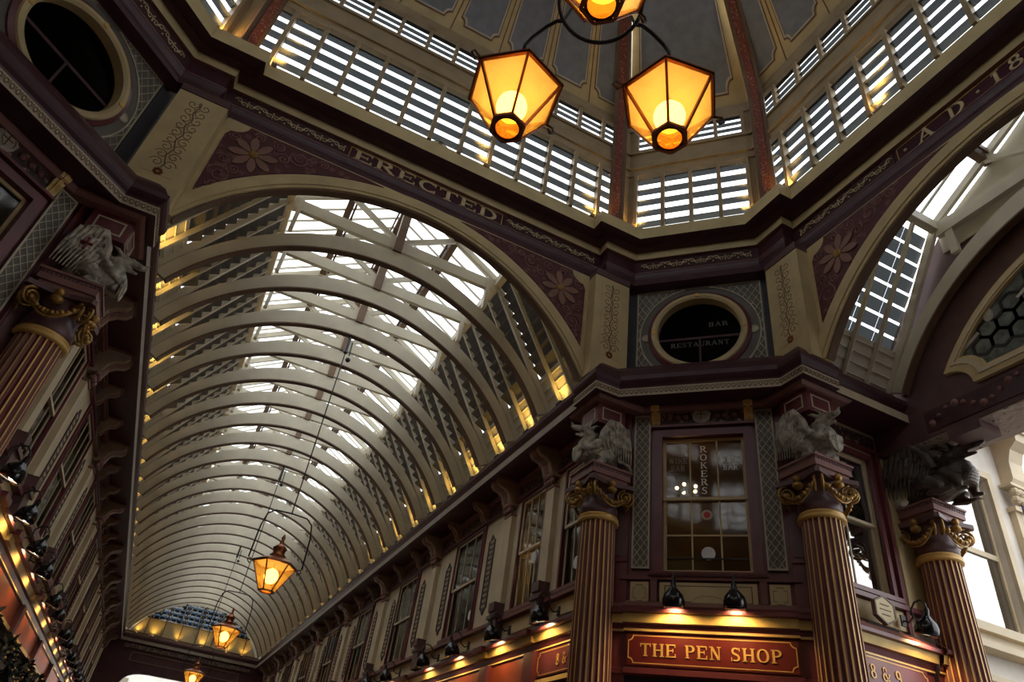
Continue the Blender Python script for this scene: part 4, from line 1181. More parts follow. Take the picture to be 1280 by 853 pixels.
# ---- pen shop bay (and its mirror on the far left)
def corner_bay(F, sd):
    right = sd == 'right'
    for sg in (-1, 1):
        which = {(-1, 'right'): 'left of the corner bay window', (1, 'right'): 'right of the corner bay window', (-1, 'left'): 'right of the far-left bay window', (1, 'left'): 'left of the far-left bay window'}[(sg, sd)]
        a0, a1 = sorted((sg * .99, sg * 1.31))
        r = empty('lattice_strip', F((a0 + a1) / 2, 0, 5.88), 0, 'tall narrow lattice panel ' + which, 'lattice panel', 'tall lattice panels'); lv = r.location.copy()
        def fin(mb, nm, m, sm=False): o = mb.build(nm, m, r, sm, at=lv); o.location = (0, 0, 0)
        fin(MB().box(a0, a1, 0, .05, 5.88, 9.02, F), 'ground', GREYL)
        mb = MB(); n = 17; st = 3.10 / n; w = (a1 - a0 - .06) / 2
        for k in range(n):
            z = 5.90 + k * st
            for h in (0, 1):
                x0 = a0 + .03 + h * w
                mb.bar(F(x0, .058, z), F(x0 + w, .058, z + st), .012, .012, F.n); mb.bar(F(x0 + w, .058, z), F(x0, .058, z + st), .012, .012, F.n)
        for x in (a0 + .015, a1 - .015): mb.bar(F(x, .055, 5.88), F(x, .055, 9.02), .03, .02, F.n)
        for z in (5.9, 9.0): mb.bar(F(a0, .055, z), F(a1, .055, z), .03, .02, F.n)
        fin(mb, 'lattice', LATT)
        corbel(F, sg * .89, 9.20, .17, .20, .42, 'window_bracket', 'small ochre bracket %s' % which, 'ochre brackets over the bay windows', YELL)
        # corner pier behind the column
        p0, p1 = sorted((sg * 1.38, sg * 1.85))
        mb = MB(); mb.box(p0, p1, -.3, .06, 0, 9.1, F)
        for z0, z1 in ((6.1, 7.3), (7.36, 8.5)): mb.box(p0 + .04, p1 - .04, .06, .075, z0, z1, F, 1)
        mb.box(p0, p1, .06, .10, 6.0, 6.06, F)
        struct(mb.build(nexttrim(), [MAROON, PLUM]))
        # cream square panel
        o = MB().box(a0, a1, 0, .08, 5.26, 5.64, F).build('square_panel', CREAM)
        tag(o, 'small square cream panel below lattice, ' + which, 'panel', 'square cream panels under the lattice')
        b0, b1, c0, c1 = a0 + .05, a1 - .05, 5.31, 5.59
        Q = [(b0 + .05, c0), (b1 - .05, c0), (b1 - .05, c0 + .05), (b1, c0 + .05), (b1, c1 - .05), (b1 - .05, c1 - .05), (b1 - .05, c1), (b0 + .05, c1), (b0 + .05, c1 - .05), (b0, c1 - .05), (b0, c0 + .05), (b0 + .05, c0 + .05)]
        cx, cz = (b0 + b1) / 2, (c0 + c1) / 2; Q2 = [(cx + (x - cx) * .93, cz + (z - cz) * .93) for x, z in Q]
        MB().ring(fpts(F, Q, .08), fpts(F, Q2, .08), F.n * .006).build('painted_line', BROWN, o)
        s0, s1 = sorted((sg * .84, sg * .96))
        mb = MB(); mb.box(s0, s1, 0, .11, 5.26, 5.70, F)
        for j in range(3): mb.box(s0 + .02 + j * .03, s0 + .035 + j * .03, .11, .125, 5.3, 5.64, F, 1)
        struct(mb.build(nexttrim(), [MAROON, PINK]))
    wh = 'right-hand' if right else 'left-hand'
    o = MB().box(-.80, .80, 0, .08, 5.26, 5.64, F).build('apron_panel', CREAM)
    tag(o, 'wide cream panel under the %s corner bay window' % wh, 'panel')
    Q = [(-.72, 5.31), (-.28, 5.31), (-.22, 5.37), (-.1, 5.42), (.1, 5.42), (.22, 5.37), (.28, 5.31), (.72, 5.31), (.72, 5.59), (-.72, 5.59)]
    Q2 = [(x * .975, 5.45 + (z - 5.45) * .91) for x, z in Q]
    MB().ring(fpts(F, Q, .08), fpts(F, Q2, .08), F.n * .006).build('painted_line', BROWN, o)
    # window head mouldings and relief with cartouche
    mb = MB(); mb.box(-.98, .98, 0, .12, 8.70, 8.745, F); mb.box(-1.5, 1.5, 0, .10, 5.68, 5.76, F); mb.box(-1.0, 1.0, 0, .14, 5.745, 5.79, F); struct(mb.build(nexttrim(), MAROON))
    mb = MB(); mb.box(-1.6, 1.6, 0, .10, 9.12, 9.2, F); struct(mb.build(nexttrim(), PINK))
    o = MB().box(-.80, .80, 0, .04, 8.76, 9.10, F).build('relief_panel', FRZD)
    tag(o, 'dark floral relief with small shield above the %s bay window' % wh, 'relief panel')
    mb = MB(); mb.lathe([(.17, 0), (.17, .04), (.13, .07), (.12, .04), (0, .04)], F(0, .04, 8.94), 20, 0, F.n); mb.ball(F(0, .08, 9.10), .04, 8); mb.ball(F(-.15, .06, 8.98), .04, 8); mb.ball(F(.15, .06, 8.98), .04, 8); mb.ball(F(0, .06, 8.78), .04, 8)
    mb.build('cartouche', WHITEL, o)
    MB().prism(fpts(F, [(-.08, 9.03), (.08, 9.03), (.08, 8.93), (0, 8.82), (-.08, 8.93)], .085), F.n * .02).build('shield', LATT, o)
    mb = MB(); mb.box(-.008, .008, .105, .11, 8.84, 9.03, F); mb.box(-.08, .08, .105, .11, 8.95, 8.966, F); mb.build('shield_cross', MAROON, o)
    mb = MB()
    for sx in (-.62, -.45, -.3, .3, .45, .62): mb.ball(F(sx, .05, 8.93), (.06, .06, .05), 8)
    mb.build('fruit_relief', PINK, o)
    # shop cornice, fascia
    P = [(0, 5.34), (.10, 5.30), (.34, 5.16), (.40, 5.10), (.40, 5.045), (.32, 5.035), (.29, 4.90), (.22, 4.885), (.18, 4.83), (.18, 4.79), (.12, 4.77), (.10, 4.76), (.10, 4.24), (.16, 4.22), (.16, 4.14), (0, 4.12)]
    M_ = [1, 1, 0, 0, 0, 2, 0, 0, 2, 0, 0, 0, 0, 0, 0]
    mb = MB()
    for i in range(len(P) - 1):
        (a, b), (c, d) = P[i], P[i + 1]; mb.add([F(-1.38, a, b), F(1.38, a, b), F(1.38, c, d), F(-1.38, c, d)], [(0, 1, 2, 3)], M_[i])
        mb.add([F(-1.95, a - .07, b), F(-1.38, a - .07, b), F(-1.38, c - .07, d), F(-1.95, c - .07, d)], [(0, 1, 2, 3)], M_[i])
        mb.add([F(1.95, a - .07, b), F(1.38, a - .07, b), F(1.38, c - .07, d), F(1.95, c - .07, d)], [(0, 1, 2, 3)], M_[i])
    for s in (-1.38, 1.38): mb.add([F(s, a, b) for a, b in P], [tuple(range(len(P)))], 0)
    struct(mb.build(nexttrim(), [MAROON, PINK, YELL]))
    mb = MB(); mb.box(-1.5, 1.5, -.2, .02, 0, 4.12, F); struct(mb.build(nexttrim(), DARKROOM))
    mb = MB(); mb.box(-1.2, 1.2, .02, .06, 3.9, 4.0, F); mb.box(-1.2, 1.2, .02, .05, 3.75, 3.78, F); struct(mb.build(nexttrim(), BROWN))
corner_bay(BE, 'right'); corner_bay(BW, 'left')
# the sign
def signboard(F, s0, s1, z0, z1, out, txt, t0, t1, tz, th, lab, mt=RED):
    r = empty('shop_sign', F((s0 + s1) / 2, out, z0), 0, lab, 'shop sign'); lv = r.location.copy()
    def fin(mb, nm, m): o = mb.build(nm, m, r, at=lv); o.location = (0, 0, 0)
    fin(MB().box(s0, s1, out, out + .03, z0, z1, F), 'board', mt)
    n = .08; a0, a1, b0, b1 = s0 + .02, s1 - .02, z0 + .025, z1 - .025
    def outl(g):
        A0, A1, B0, B1 = a0 + g, a1 - g, b0 + g, b1 - g; Q = []
        for cx, cz, a in ((A0, B0, 0), (A1, B0, 90), (A1, B1, 180), (A0, B1, 270)):
            for i in range(5):
                t = math.radians(a + 90 - 90 * i / 4); Q.append((cx + n * math.cos(t), cz + n * math.sin(t)))
        return Q
    fin(MB().ring(fpts(F, outl(0), out + .03), fpts(F, outl(.014), out + .03), F.n * .006), 'gold_border', GOLDP)
    letter_parts(F, txt, t0, t1, tz, th, out + .03, .014, GOLDP, r, lv)
    return r
signboard(BE, -1.33, 1.33, 4.27, 4.76, .10, 'THE PEN SHOP', -1.11, 1.09, 4.41, .20, 'red shop sign lettered THE PEN SHOP in gold')
FnR = Fr((5.1, 0, 0), (0, -1, 0), (-1, 0, 0))   # letters read the right way round on the right nave wall
signboard(FnR, -9.75, -8.2, 4.28, 4.74, .125, '8 & 9', -8.98, -8.35, 4.41, .20, 'maroon number sign reading 8 and 9 left of the corner column', MAROON)
signboard(EA, 8.05, 9.55, 4.28, 4.76, .125, '8 & 9', 8.25, 8.92, 4.42, .21, 'maroon number sign reading 8 and 9 on the side arm', MAROON)
# side arm wall: fascia and mouldings
P = [(0, 5.34), (.10, 5.30), (.30, 5.16), (.38, 5.10), (.38, 5.04), (.30, 5.03), (.26, 4.90), (.20, 4.88), (.16, 4.80), (.16, 4.77), (.12, 4.74), (.12, 4.26), (.16, 4.24), (.16, 4.16), (0, 4.15)]
M_ = [1, 1, 0, 0, 0, 2, 0, 0, 2, 0, 3, 0, 2, 0]; mb = MB()
for i in range(len(P) - 1):
    (a, b), (c, d) = P[i], P[i + 1]; mb.add([EA(7.8, a, b), EA(9.75, a, b), EA(9.75, c, d), EA(7.8, c, d)], [(0, 1, 2, 3)], M_[i])
    if a > .12 or c > .12: pass
    mb.add([EA(9.75, a + .08, b), EA(10.4, a + .08, b), EA(10.4, c + .08, d), EA(9.75, c + .08, d)], [(0, 1, 2, 3)], M_[i])
struct(mb.build(nexttrim(), [MAROON, PINK, YELL, MAROON]))
mb = MB(); mb.box(7.8, 10.4, 0, .14, 5.70, 5.78, EA); mb.box(7.8, 10.4, 0, .10, 8.70, 8.75, EA); mb.box(9.42, 9.5, 0, .10, 5.3, 8.7, EA)
struct(mb.build(nexttrim(), MAROON))
struct(MB().box(9.6, 10.35, -.02, .06, 5.78, 8.7, EA).build(nexttrim(), CREAM))
struct(MB().box(7.95, 9.5, 0, .05, 5.36, 5.68, EA).build(nexttrim(), CREAM))
struct(MB().box(7.8, 9.5, 0, .05, 8.77, 9.05, EA).build(nexttrim(), FRZD))
corbel(EA, 9.85, 9.1, .30, .55, .55, 'cornice_corbel', 'cream scroll corbel beside the dark winged statue', None, CREAM)
# lantern shaped hexagonal projecting sign
r = empty('hexagonal_sign', EA(8.66, .3, 5.28), 0, 'small cream hexagonal sign hanging on the side arm wall', 'sign')
H6 = [(math.cos(math.radians(30 + 60 * k)) * .24, math.sin(math.radians(30 + 60 * k)) * .22) for k in range(6)]
MB().prism([(x, 0, .22 + z) for x, z in H6], (0, .06, 0)).build('panel', CREAM, r)
MB().ring([(x * 1.08, -.01, .22 + z * 1.08) for x, z in H6], [(x * .95, -.01, .22 + z * .95) for x, z in H6], (0, .08, 0)).build('rim', BROWN, r)
mb = MB(); mb.bar((-.1, -.005, .30), (.1, -.005, .30), .01, .012); mb.bar((-.12, -.005, .22), (.12, -.005, .22), .01, .012); mb.bar((-.09, -.005, .14), (.09, -.005, .14), .01, .012); mb.build('painted_lines', BROWN, r)
mb = MB(); mb.tube([(-.35, .1, -.02), (.35, .1, -.02), (.42, .25, .05)], .014, 6); mb.build('hanger', IRON, r)

# ================================================================== COLUMNS
def fluted(r0, r1, h, n=22, k=6):
    mb = MB(); ringn = n * k; V = []; Fs = []; lv = 2
    for i in range(lv):
        r = r0 + (r1 - r0) * i / (lv - 1); z = h * i / (lv - 1)
        for j in range(ringn):
            jj = j % k; fr_ = (0, .12, .24, .43, .62, .81)[jj]; depth = (0, 0, 0, .7, 1, .7)[jj] * .09 * r
            a = 2 * PI * (j // k + fr_) / n; V.append((math.cos(a) * (r - depth), math.sin(a) * (r - depth), z))
    for j in range(ringn): Fs.append((j, (j + 1) % ringn, ringn + (j + 1) % ringn, ringn + j))
    mb.v = V; mb.f = Fs; mb.m = [1 if (j % k) in (0, 1) else 0 for j in range(ringn)]
    return mb
def volute(mb, c, n, r, flip=1, w=.05):
    """spiral scroll in the vertical plane whose normal is n"""
    n = Vector(n).normalized(); u = Vector((0, 0, 1)).cross(n); P = []; R = []
    for i in range(34):
        t = i / 33; a = flip * (PI * .5 + t * 4.2 * PI); rr = r * (1 - t * .88)
        P.append(Vector(c) + u * rr * math.cos(a) + Vector((0, 0, rr * math.sin(a)))); R.append(w * (1 - t * .55))
    mb.tube(P, R, 6)
    mb.ball(c, r * .22, 8)
def make_column(lab):
    root = empty('fluted_column', (0, 0, 0), 0, lab, 'column', 'fluted maroon and gold columns')
    MB().lathe([(.56, 0), (.56, .25), (.50, .3), (.50, .42), (.44, .5), (.42, .6)], k=32).build('base', MAROON, root)
    o = fluted(.395, .325, 6.02).build('fluted_shaft', [SHAFT, GOLDP], root); o.location = (0, 0, .6)
    MB().lathe([(.33, 6.60), (.375, 6.61), (.385, 6.64), (.355, 6.66), (.355, 6.68), (.375, 6.70), (.355, 6.73), (.33, 6.74)], k=36).build('neck_ring', GOLDP, root, True)
    MB().lathe([(.33, 6.72), (.35, 6.78), (.36, 6.88), (.33, 6.95), (.30, 7.05), (.33, 7.2), (.40, 7.32)], k=28).build('bell', PLUM, root, True)
    mb = MB()
    for k in range(4):
        a = PI / 4 + PI / 2 * k; d = Vector((math.cos(a), math.sin(a), 0)); t = Vector((-d.y, d.x, 0))
        for s in (-1, 1):
            nn = (t * s * .8 + d * .6).normalized()
            volute(mb, d * .50 + t * s * .06 + Vector((0, 0, 7.11)), t * s, .15, 1, .026)
    mb.build('volutes', GOLD, root, True)
    mb = MB()
    for k in range(4):
        a = PI / 2 * k; d = Vector((math.cos(a), math.sin(a), 0)); t = Vector((-d.y, d.x, 0))
        P = []
        for i in range(13):
            s = -1 + 2 * i / 12; P.append(d * (.44 + .04 * (1 - s * s)) + t * (.34 * s) + Vector((0, 0, 7.12 - .22 * (1 - s * s))))
        mb.tube(P, [.022 + .024 * (1 - abs(-1 + 2 * i / 12)) for i in range(13)], 7)
        P2 = [p - Vector((0, 0, .07 * (1 - (-1 + 2 * i / 12) ** 2))) for i, p in enumerate(P)]
        mb.tube(P2, .018, 6)
        for i in range(1, 12): mb.ball(P[i] + d * .03, .028 + .012 * (i % 2), 6)
    mb.build('garlands', GOLD, root, True)
    mb = MB()
    for k in range(4):
        a = PI / 2 * k; d = Vector((math.cos(a), math.sin(a), 0))
        mb.ball(d * .46 + Vector((0, 0, 7.28)), (.065, .065, .075), 10); mb.ball(d * .44 + Vector((0, 0, 7.16)), (.10, .10, .07), 8)
    mb.build('cherub_heads', GOLD, root, True)
    # abacus with hollow sides, then stepped block
    Q = []
    for k in range(4):
        a = PI / 4 + PI / 2 * k
        for s in (-.06, .06): Q.append((.66 * math.cos(a + s), .66 * math.sin(a + s)))
        am = a + PI / 4
        for s in (-.45, 0, .45): Q.append(((.40 + .05 * abs(s)) * math.cos(am + s * .6), (.40 + .05 * abs(s)) * math.sin(am + s * .6)))
    MB().prism([(x, y, 7.26) for x, y in Q], (0, 0, .08)).build('abacus', PLUM, root)
    mb = MB(); mb.box(-.37, .37, -.37, .37, 7.34, 7.44); mb.box(-.41, .41, -.41, .41, 7.44, 7.60); mb.box(-.44, .44, -.44, .44, 7.60, 7.64)
    mb.build('top_block', PINK, root)
    mb = MB()
    for sx, sy in ((1, 0), (-1, 0), (0, 1), (0, -1)):
        for k in range(14):
            x = -.39 + k * .06
            if sx: mb.box(sx * .41 - .012 if sx > 0 else sx * .41 - .006, sx * .41 + .006 if sx > 0 else sx * .41 + .012, x, x + .03, 7.55, 7.595)
            else: mb.box(x, x + .03, sy * .41 - .012, sy * .41 + .012, 7.55, 7.595)
    mb.build('dentils', PLUM, root)
    return root
colA = make_column('fluted column left of the red shop sign, pale winged statue on top')
colA.location = (4.76, 7.46, 0)
for loc, lab in (((7.46, 4.76, 0), 'fluted column right of the red shop sign, pale winged statue on top'), ((-4.76, 7.46, 0), 'fluted column at the far left edge, pale statue with red marks on top'), ((10.18, 4.72, 0), 'fluted column at the outer opening, under the dark winged statue')):
    c = copy_tree(colA); c.location = loc; c['label'] = lab
# impost block above the statues, panelled
def impost(cx, cy, lab):
    r = empty('panelled_block', (cx, cy, 8.6), 0, lab, 'block', 'panelled blocks over the statues')
    MB().box(-.32, .32, -.32, .32, -.02, .46).build('block', MAROON, r)
    mb = MB()
    for F in (Fr((0, -.32, 0), (1, 0, 0), (0, -1, 0)), Fr((-.32, 0, 0), (0, 1, 0), (-1, 0, 0)), Fr((.32, 0, 0), (0, 1, 0), (1, 0, 0))):
        a0, a1 = -.22, .22
        mb.ring(fpts(F, [(a0, .06), (a1, .06), (a1, .34), (a0, .34)], 0), fpts(F, [(a0 + .025, .085), (a1 - .025, .085), (a1 - .025, .315), (a0 + .025, .315)], 0), F.n * .012)
    mb.build('white_line_frame', LATT, r)
    return r
impost(4.76, 7.48, 'maroon block with white framed panels above the left pale statue by the sign')
ib = impost(7.48, 4.76, 'maroon block with white framed panels above the right pale statue by the sign'); ib.rotation_euler = (0, 0, 0)
impost(-4.76, 7.48, 'maroon block with white framed panel above the far-left statue')

# ================================================================== WINGED STATUES
def remesh(o, vox, it=2):
    m = o.modifiers.new('fuse', 'REMESH'); m.mode = 'VOXEL'; m.voxel_size = vox; m.use_smooth_shade = True
    if it: s = o.modifiers.new('soften', 'SMOOTH'); s.iterations = it; s.factor = .5
def statue(loc, rz, scale, m, lab, name='dragon_statue', red=False, spread=1.0, shield=True):
    """winged dragon or griffin: +x is the way it faces, sits on z = 0"""
    root = empty(name, loc, rz, lab, 'statue', None); root.scale = scale if isinstance(scale, tuple) else (scale,) * 3
    mb = MB(); X = .14
    # haunches, belly, deep ringed chest, neck bent forward
    mb.tube([(-.30, 0, .12), (-.18, 0, .20), (-.02 + X * .5, 0, .28), (.12 + X, 0, .38), (.15 + X, 0, .50), (.10 + X, 0, .62), (.09 + X, 0, .70), (.15 + X, 0, .76)],
            [.14, .24, .265, .25, .20, .15, .125, .11], 16)
    for k in range(10):
        t = k / 9; mb.ball((.33 + .07 * math.sin(t * PI) - .05 * t + X * .55, 0, .17 + .42 * t), (.07, .19 - .06 * t, .028), 12)
    # head: skull, brow, open jaws, ears and horns
    H = lambda x, y, z: (x + X, y, z - .12)
    mb.ball(H(.20, 0, .90), (.13, .10, .10), 12)
    mb.tube([H(.24, 0, .92), H(.37, 0, .92), H(.48, 0, .90), H(.56, 0, .91)], [.09, .070, .056, .030], 10)
    mb.tube([H(.22, 0, .83), H(.33, 0, .78), H(.45, 0, .76)], [.06, .042, .022], 8)
    mb.tube([H(.50, 0, .92), H(.54, 0, .97), H(.57, 0, 1.0)], [.035, .026, .010], 6)
    for s in (-1, 1):
        mb.ball(H(.31, s * .07, .96), (.04, .026, .026), 6)
        mb.tube([H(.14, s * .07, .95), H(.04, s * .11, 1.03), H(-.06, s * .13, 1.06)], [.045, .036, .008], 7)
        mb.tube([H(.20, s * .05, .98), H(.16, s * .08, 1.07), H(.10, s * .10, 1.15)], [.028, .022, .007], 6)
        mb.tube([H(.12, s * .06, .83), H(0, s * .10, .83), H(-.10, s * .11, .78)], [.05, .034, .008], 6)
        mb.tube([H(.10, s * .07, .76), H(.0, s * .11, .72), H(-.08, s * .12, .66)], [.04, .028, .008], 6)
        # folded hind leg and reaching foreleg
        mb.tube([(-.10, s * .18, .26), (.08, s * .29, .24), (.20, s * .30, .13)], [.16, .135, .07], 10)
        mb.tube([(.20, s * .30, .13), (.04, s * .30, .045), (.18, s * .30, .03), (.34, s * .30, .025)], [.065, .055, .055, .026], 8)
        if shield: mb.tube([(.16, s * .20, .50), (.28, s * .27, .38), (.40, s * .23, .32), (.48, s * .15, .28)], [.10, .075, .052, .042], 9)
        else: mb.tube([(.20, s * .17, .42), (.34, s * .18, .26), (.36, s * .18, .10), (.36, s * .18, .03), (.46, s * .18, .02)], [.11, .07, .05, .05, .03], 9)
        for q_ in (-1, 0, 1): mb.tube([(.30, s * (.30 + q_ * .035), .035), (.38, s * (.30 + q_ * .055), .015)], [.024, .010], 5)
    for k in range(8):
        t = k / 7; mb.tube([(.12 - .16 * t, 0, .80 - .42 * t), (.03 - .18 * t, 0, .86 - .42 * t)], [.036, .008], 5)
    tl = [(-.24, 0, .14), (-.38, .05, .08), (-.50, .16, .07), (-.52, .30, .08), (-.42, .40, .10), (-.28, .40, .13)]
    mb.tube(tl, [.13, .10, .075, .056, .042, .026], 9); mb.ball((-.22, .39, .16), (.07, .035, .06), 6)
    o = mb.build('body', m, root); remesh(o, .016)
    # tall upright wings: bony leading edge, coverts, long hanging feathers
    for s in (-1, 1):
        mb = MB()
        sh = Vector((.10, s * .20, .52)); el = Vector((-.04, s * .33 * spread, .99)); tip = Vector((-.36, s * .38 * spread, .88))
        mb.tube([sh, sh.lerp(el, .5) + Vector((.05, 0, 0)), el, (el + tip) / 2 + Vector((0, 0, .05)), tip], [.085, .08, .07, .055, .03], 8)
        nf = 10
        for k in range(nf):
            t = k / (nf - 1)
            st = sh.lerp(el, min(1, t * 2.2)) if t < .45 else el.lerp(tip, (t - .45) / .55)
            en = Vector((-.06 - .44 * t, s * (.28 + .08 * t) * spread, .10 + .06 * t))
            mb.tube([st, (st + en) / 2 + Vector((-.02, s * .055, 0)), en], [.026, .024, .010], 6)
            mb.tube([st, (st + en) / 2 + Vector((-.02, s * .02, 0)), en.lerp(st, .2)], [.05, .036, .008], 6)
        for row, (l0, wd, n_) in enumerate(((.20, .042, 8), (.42, .034, 9), (.62, .026, 10))):
            for k in range(n_):
                t = k / (n_ - 1); st = sh.lerp(el, min(1, t * 2.2)) if t < .45 else el.lerp(tip, (t - .45) / .55)
                en = Vector((-.06 - .44 * t, s * (.28 + .08 * t) * spread, .12)); e2 = st.lerp(en, l0); e1 = st.lerp(en, max(0, l0 - .22))
                mb.tube([e1 + Vector((0, s * .045, 0)), e2 + Vector((0, s * .060, 0))], [wd * .9, wd * .35], 5)
        w = mb.build('wing', m, root); remesh(w, .0085, 0)
        if red:
            mb = MB(); c = Vector((-.16, s * .435, .60)); mb.bar(c + Vector((-.09, 0, 0)), c + Vector((.09, 0, 0)), .03, .035); mb.bar(c + Vector((0, 0, -.12)), c + Vector((0, 0, .12)), .03, .035, (1, 0, 0)); mb.build('red_cross', mat('red_enamel_%d' % (s + 1), (.20, .02, .02), .5, var=.6, scale=20), w)
    if shield:
        Q = [(-.15, .16), (.15, .16), (.16, .0), (.10, -.13), (0, -.2), (-.10, -.13), (-.16, 0)]
        sh = MB().prism([(.50, y, .24 + z) for y, z in Q], (.04, 0, 0)).build('shield', m, root)
        mb = MB(); mb.bar((.545, 0, .06), (.545, 0, .39), .035, .01, (1, 0, 0)); mb.bar((.545, -.13, .27), (.545, .13, .27), .035, .01, (1, 0, 0)); mb.build('shield_cross', m, sh)
    return root
statue((4.68, 7.40, 7.64), math.radians(180), .98, SILVER, 'pale cast winged dragon left of the corner bay, head to the left')
statue((7.40, 4.68, 7.64), math.radians(-90), .98, SILVER, 'pale cast winged dragon right of the corner bay, head to the right')
statue((-4.68, 7.40, 7.64), math.radians(0), .98, SILVER, 'pale cast winged dragon at far left with red cross on wing', red=True)
statue((10.02, 4.35, 7.62), math.radians(-90), (1.55, 1.1, 1.05), BRONZE, 'large dark winged griffin holding up the outer beam', 'griffin_statue', spread=1.0, shield=False)

# ================================================================== SIDE ARM OUTER ARCH
AO = Fr((9.6, 0, 0), (0, 1, 0), (-1, 0, 0))
mb = MB(); n = 40; aa = math.asin((8.75 - ZC) / 5.3)
Pp = [(5.1, 8.65), (5.1, 9.6)] + [(4.1, 11.2), (2.7, 12.8), (0, 14.6), (-2.7, 12.8), (-4.1, 11.2)] + [(-5.1, 9.6), (-5.1, 8.65)]
mb.prism(fpts(AO, Pp, -.95), AO.n * .95)
struct(mb.build('wall_side_arm_end', PLUM))
# cream gable plate above the collar
struct(MB().prism(fpts(AO, [(-2.7, 12.3), (2.7, 12.3), (2.7, 12.85), (0, 14.5), (-2.7, 12.85)], .005), AO.n * .03).build(nexttrim(), CREAMN))
mb = MB(); R1 = RA + .12; a0 = math.asin((9.66 - ZC) / R1)
mb.ring(fpts(AO, arc(0, ZC, R1 + .06, a0, PI - a0, 50), 0), fpts(AO, arc(0, ZC, R1, a0, PI - a0, 50), 0), AO.n * .06, 0, closed=False)
struct(mb.build(nexttrim(), MAROOND))
# leaded tympanum
def tym(R, zb, cut):
    x = math.sqrt(R * R - (zb + cut - ZC) ** 2); a0 = math.asin((zb + cut - ZC) / R)
    Q = arc(0, ZC, R, a0, PI - a0, 40)
    Lc = [(-x + cut * 1.15 * math.sin(PI / 2 * i / 6), zb + cut * math.cos(PI / 2 * i / 6)) for i in range(1, 7)]
    return Q + Lc + [(-a, b) for a, b in Lc[::-1]]
O_, I_ = tym(4.02, 9.27, .42), tym(3.84, 9.50, .36)
tw = struct(MB().ring(fpts(AO, O_, 0), fpts(AO, I_, 0), AO.n * .09).build(nextwin(), CREAM), None)
MB().ring(fpts(AO, tym(3.93, 9.38, .39), .09), fpts(AO, tym(3.88, 9.44, .375), .09), AO.n * .02).build('inner_bead', STONE, tw)
MB().prism(fpts(AO, I_, .012), AO.n * .006).build('leaded_glass', LEADGL, tw)
mb = MB()
def in_t(x, z): return z > 9.5 and math.hypot(x, z - ZC) < 3.84
hx = .24
for r_ in range(-3, 12):
    for c_ in range(-20, 21):
        cx = c_ * .34 + (r_ % 2) * .17; cz = 9.62 + r_ * .29
        Hh = [(cx, cz - .19), (cx + .17, cz - .10), (cx + .17, cz + .10), (cx, cz + .19), (cx - .17, cz + .10), (cx - .17, cz - .10)]
        if all(in_t(*p) for p in Hh):
            for a, b in zip(Hh, Hh[1:] + Hh[:1]): mb.bar(AO(a[0], .022, a[1]), AO(b[0], .022, b[1]), .06, .012, AO.n)
mb.build('lead_pattern', DARKROOM, tw)
mb = MB()
for cx, cz in ((2.3, 10.45), (1.2, 10.9)):
    mb.ball(AO(cx, .03, cz), (.02, .10, .14), 8); mb.tube([AO(cx, .03, cz + .1), AO(cx + .05, .03, cz + .25), AO(cx - .04, .03, cz + .33), AO(cx - .12, .03, cz + .33)], [.04, .03, .035, .015], 6); mb.bar(AO(cx + .25, .03, cz - .25), AO(cx + .55, .03, cz - .42), .06, .02, AO.n)
mb.build('painted_bird', WHITEL, tw)
# soffit pattern and relief over the beam
struct(MB().box(-4.7, 4.7, -.93, -.02, 8.62, 8.66, AO).build(nexttrim(), mat_pattern('pierced_soffit', (.36, .28, .22), (.05, .03, .03), 9, .2, .3)))
o = MB().box(1.2, 3.95, 0, .02, 8.74, 9.16, AO).build('relief_panel', MAROOND); tag(o, 'floral swag relief above the dark winged griffin', 'relief panel')
mb = MB()
for k in range(16):
    s = 1.35 + k * .165; z = 8.98 - .12 * math.sin(k * .9); mb.lathe([(0, .0), (.045 + .03 * (k % 3 == 0), .0), (.04, .03), (.02, .05), (0, .04)], AO(s, .02, z), 10, 0, AO.n)
mb.build('flower_swag', PINK, o)
# beam bracket over the griffin's head
tag(MB().box(3.0, 3.6, -.5, .02, 8.45, 8.64, AO).build('beam_block', PLUM), 'small stepped block between griffin head and beam', 'block')

# ================================================================== STREET BUILDING BEYOND THE OPENING
bf = Fr((0, 5.2, 0), (1, 0, 0), (0, -1, 0))
o = empty('street_building', (12.6, 5.2, 0), 0, 'pale stone street building with sash window beyond the columns', 'building'); lv = o.location.copy()
def fin(mb, nm, m, par=None, sm=False):
    x = mb.build(nm, m, par or o, sm, at=lv); x.location = (0, 0, 0); return x
mb = MB(); a, b, c, d = 11.35, 13.0, 6.0, 9.35
mb.box(10.8, a, -.5, 0, 0, 10.6, bf); mb.box(b, 14.18, -.5, 0, 0, 10.6, bf); mb.box(a, b, -.5, 0, 0, c, bf); mb.box(a, b, -.5, 0, d, 10.6, bf)
fin(mb, 'stone_wall', PALE)
mb = MB(); mb.box(a - .16, a, 0, .08, c, d + .16, bf); mb.box(b, b + .16, 0, .08, c, d + .16, bf); mb.box(a, b, 0, .08, d, d + .16, bf); mb.box(a - .2, b + .2, 0, .2, c - .16, c, bf); fin(mb, 'window_surround', STONE)
mb = MB(); f = .09
for x0, x1, z0, z1 in ((a, a + f, c, d), (b - f, b, c, d), (a + f, b - f, c, c + .12), (a + f, b - f, d - f, d), (a + f, b - f, 7.55, 7.66)): mb.box(x0, x1, -.2, -.12, z0, z1, bf)
sx = fin(mb, 'sash', STONE)
fin(MB().box(a, b, -.17, -.16, c, d, bf), 'glass', BRGL)
fin(MB().box(a - .1, b + .1, -.45, -.42, c, d, bf), 'room_behind', DARKROOM)
mb = MB(); mb.box(13.55, 14.1, 0, .14, 5.9, 8.75, bf); fin(mb, 'wall_strip', STONE)
mb = MB(); mb.box(13.5, 14.15, 0, .2, 8.75, 8.85, bf)
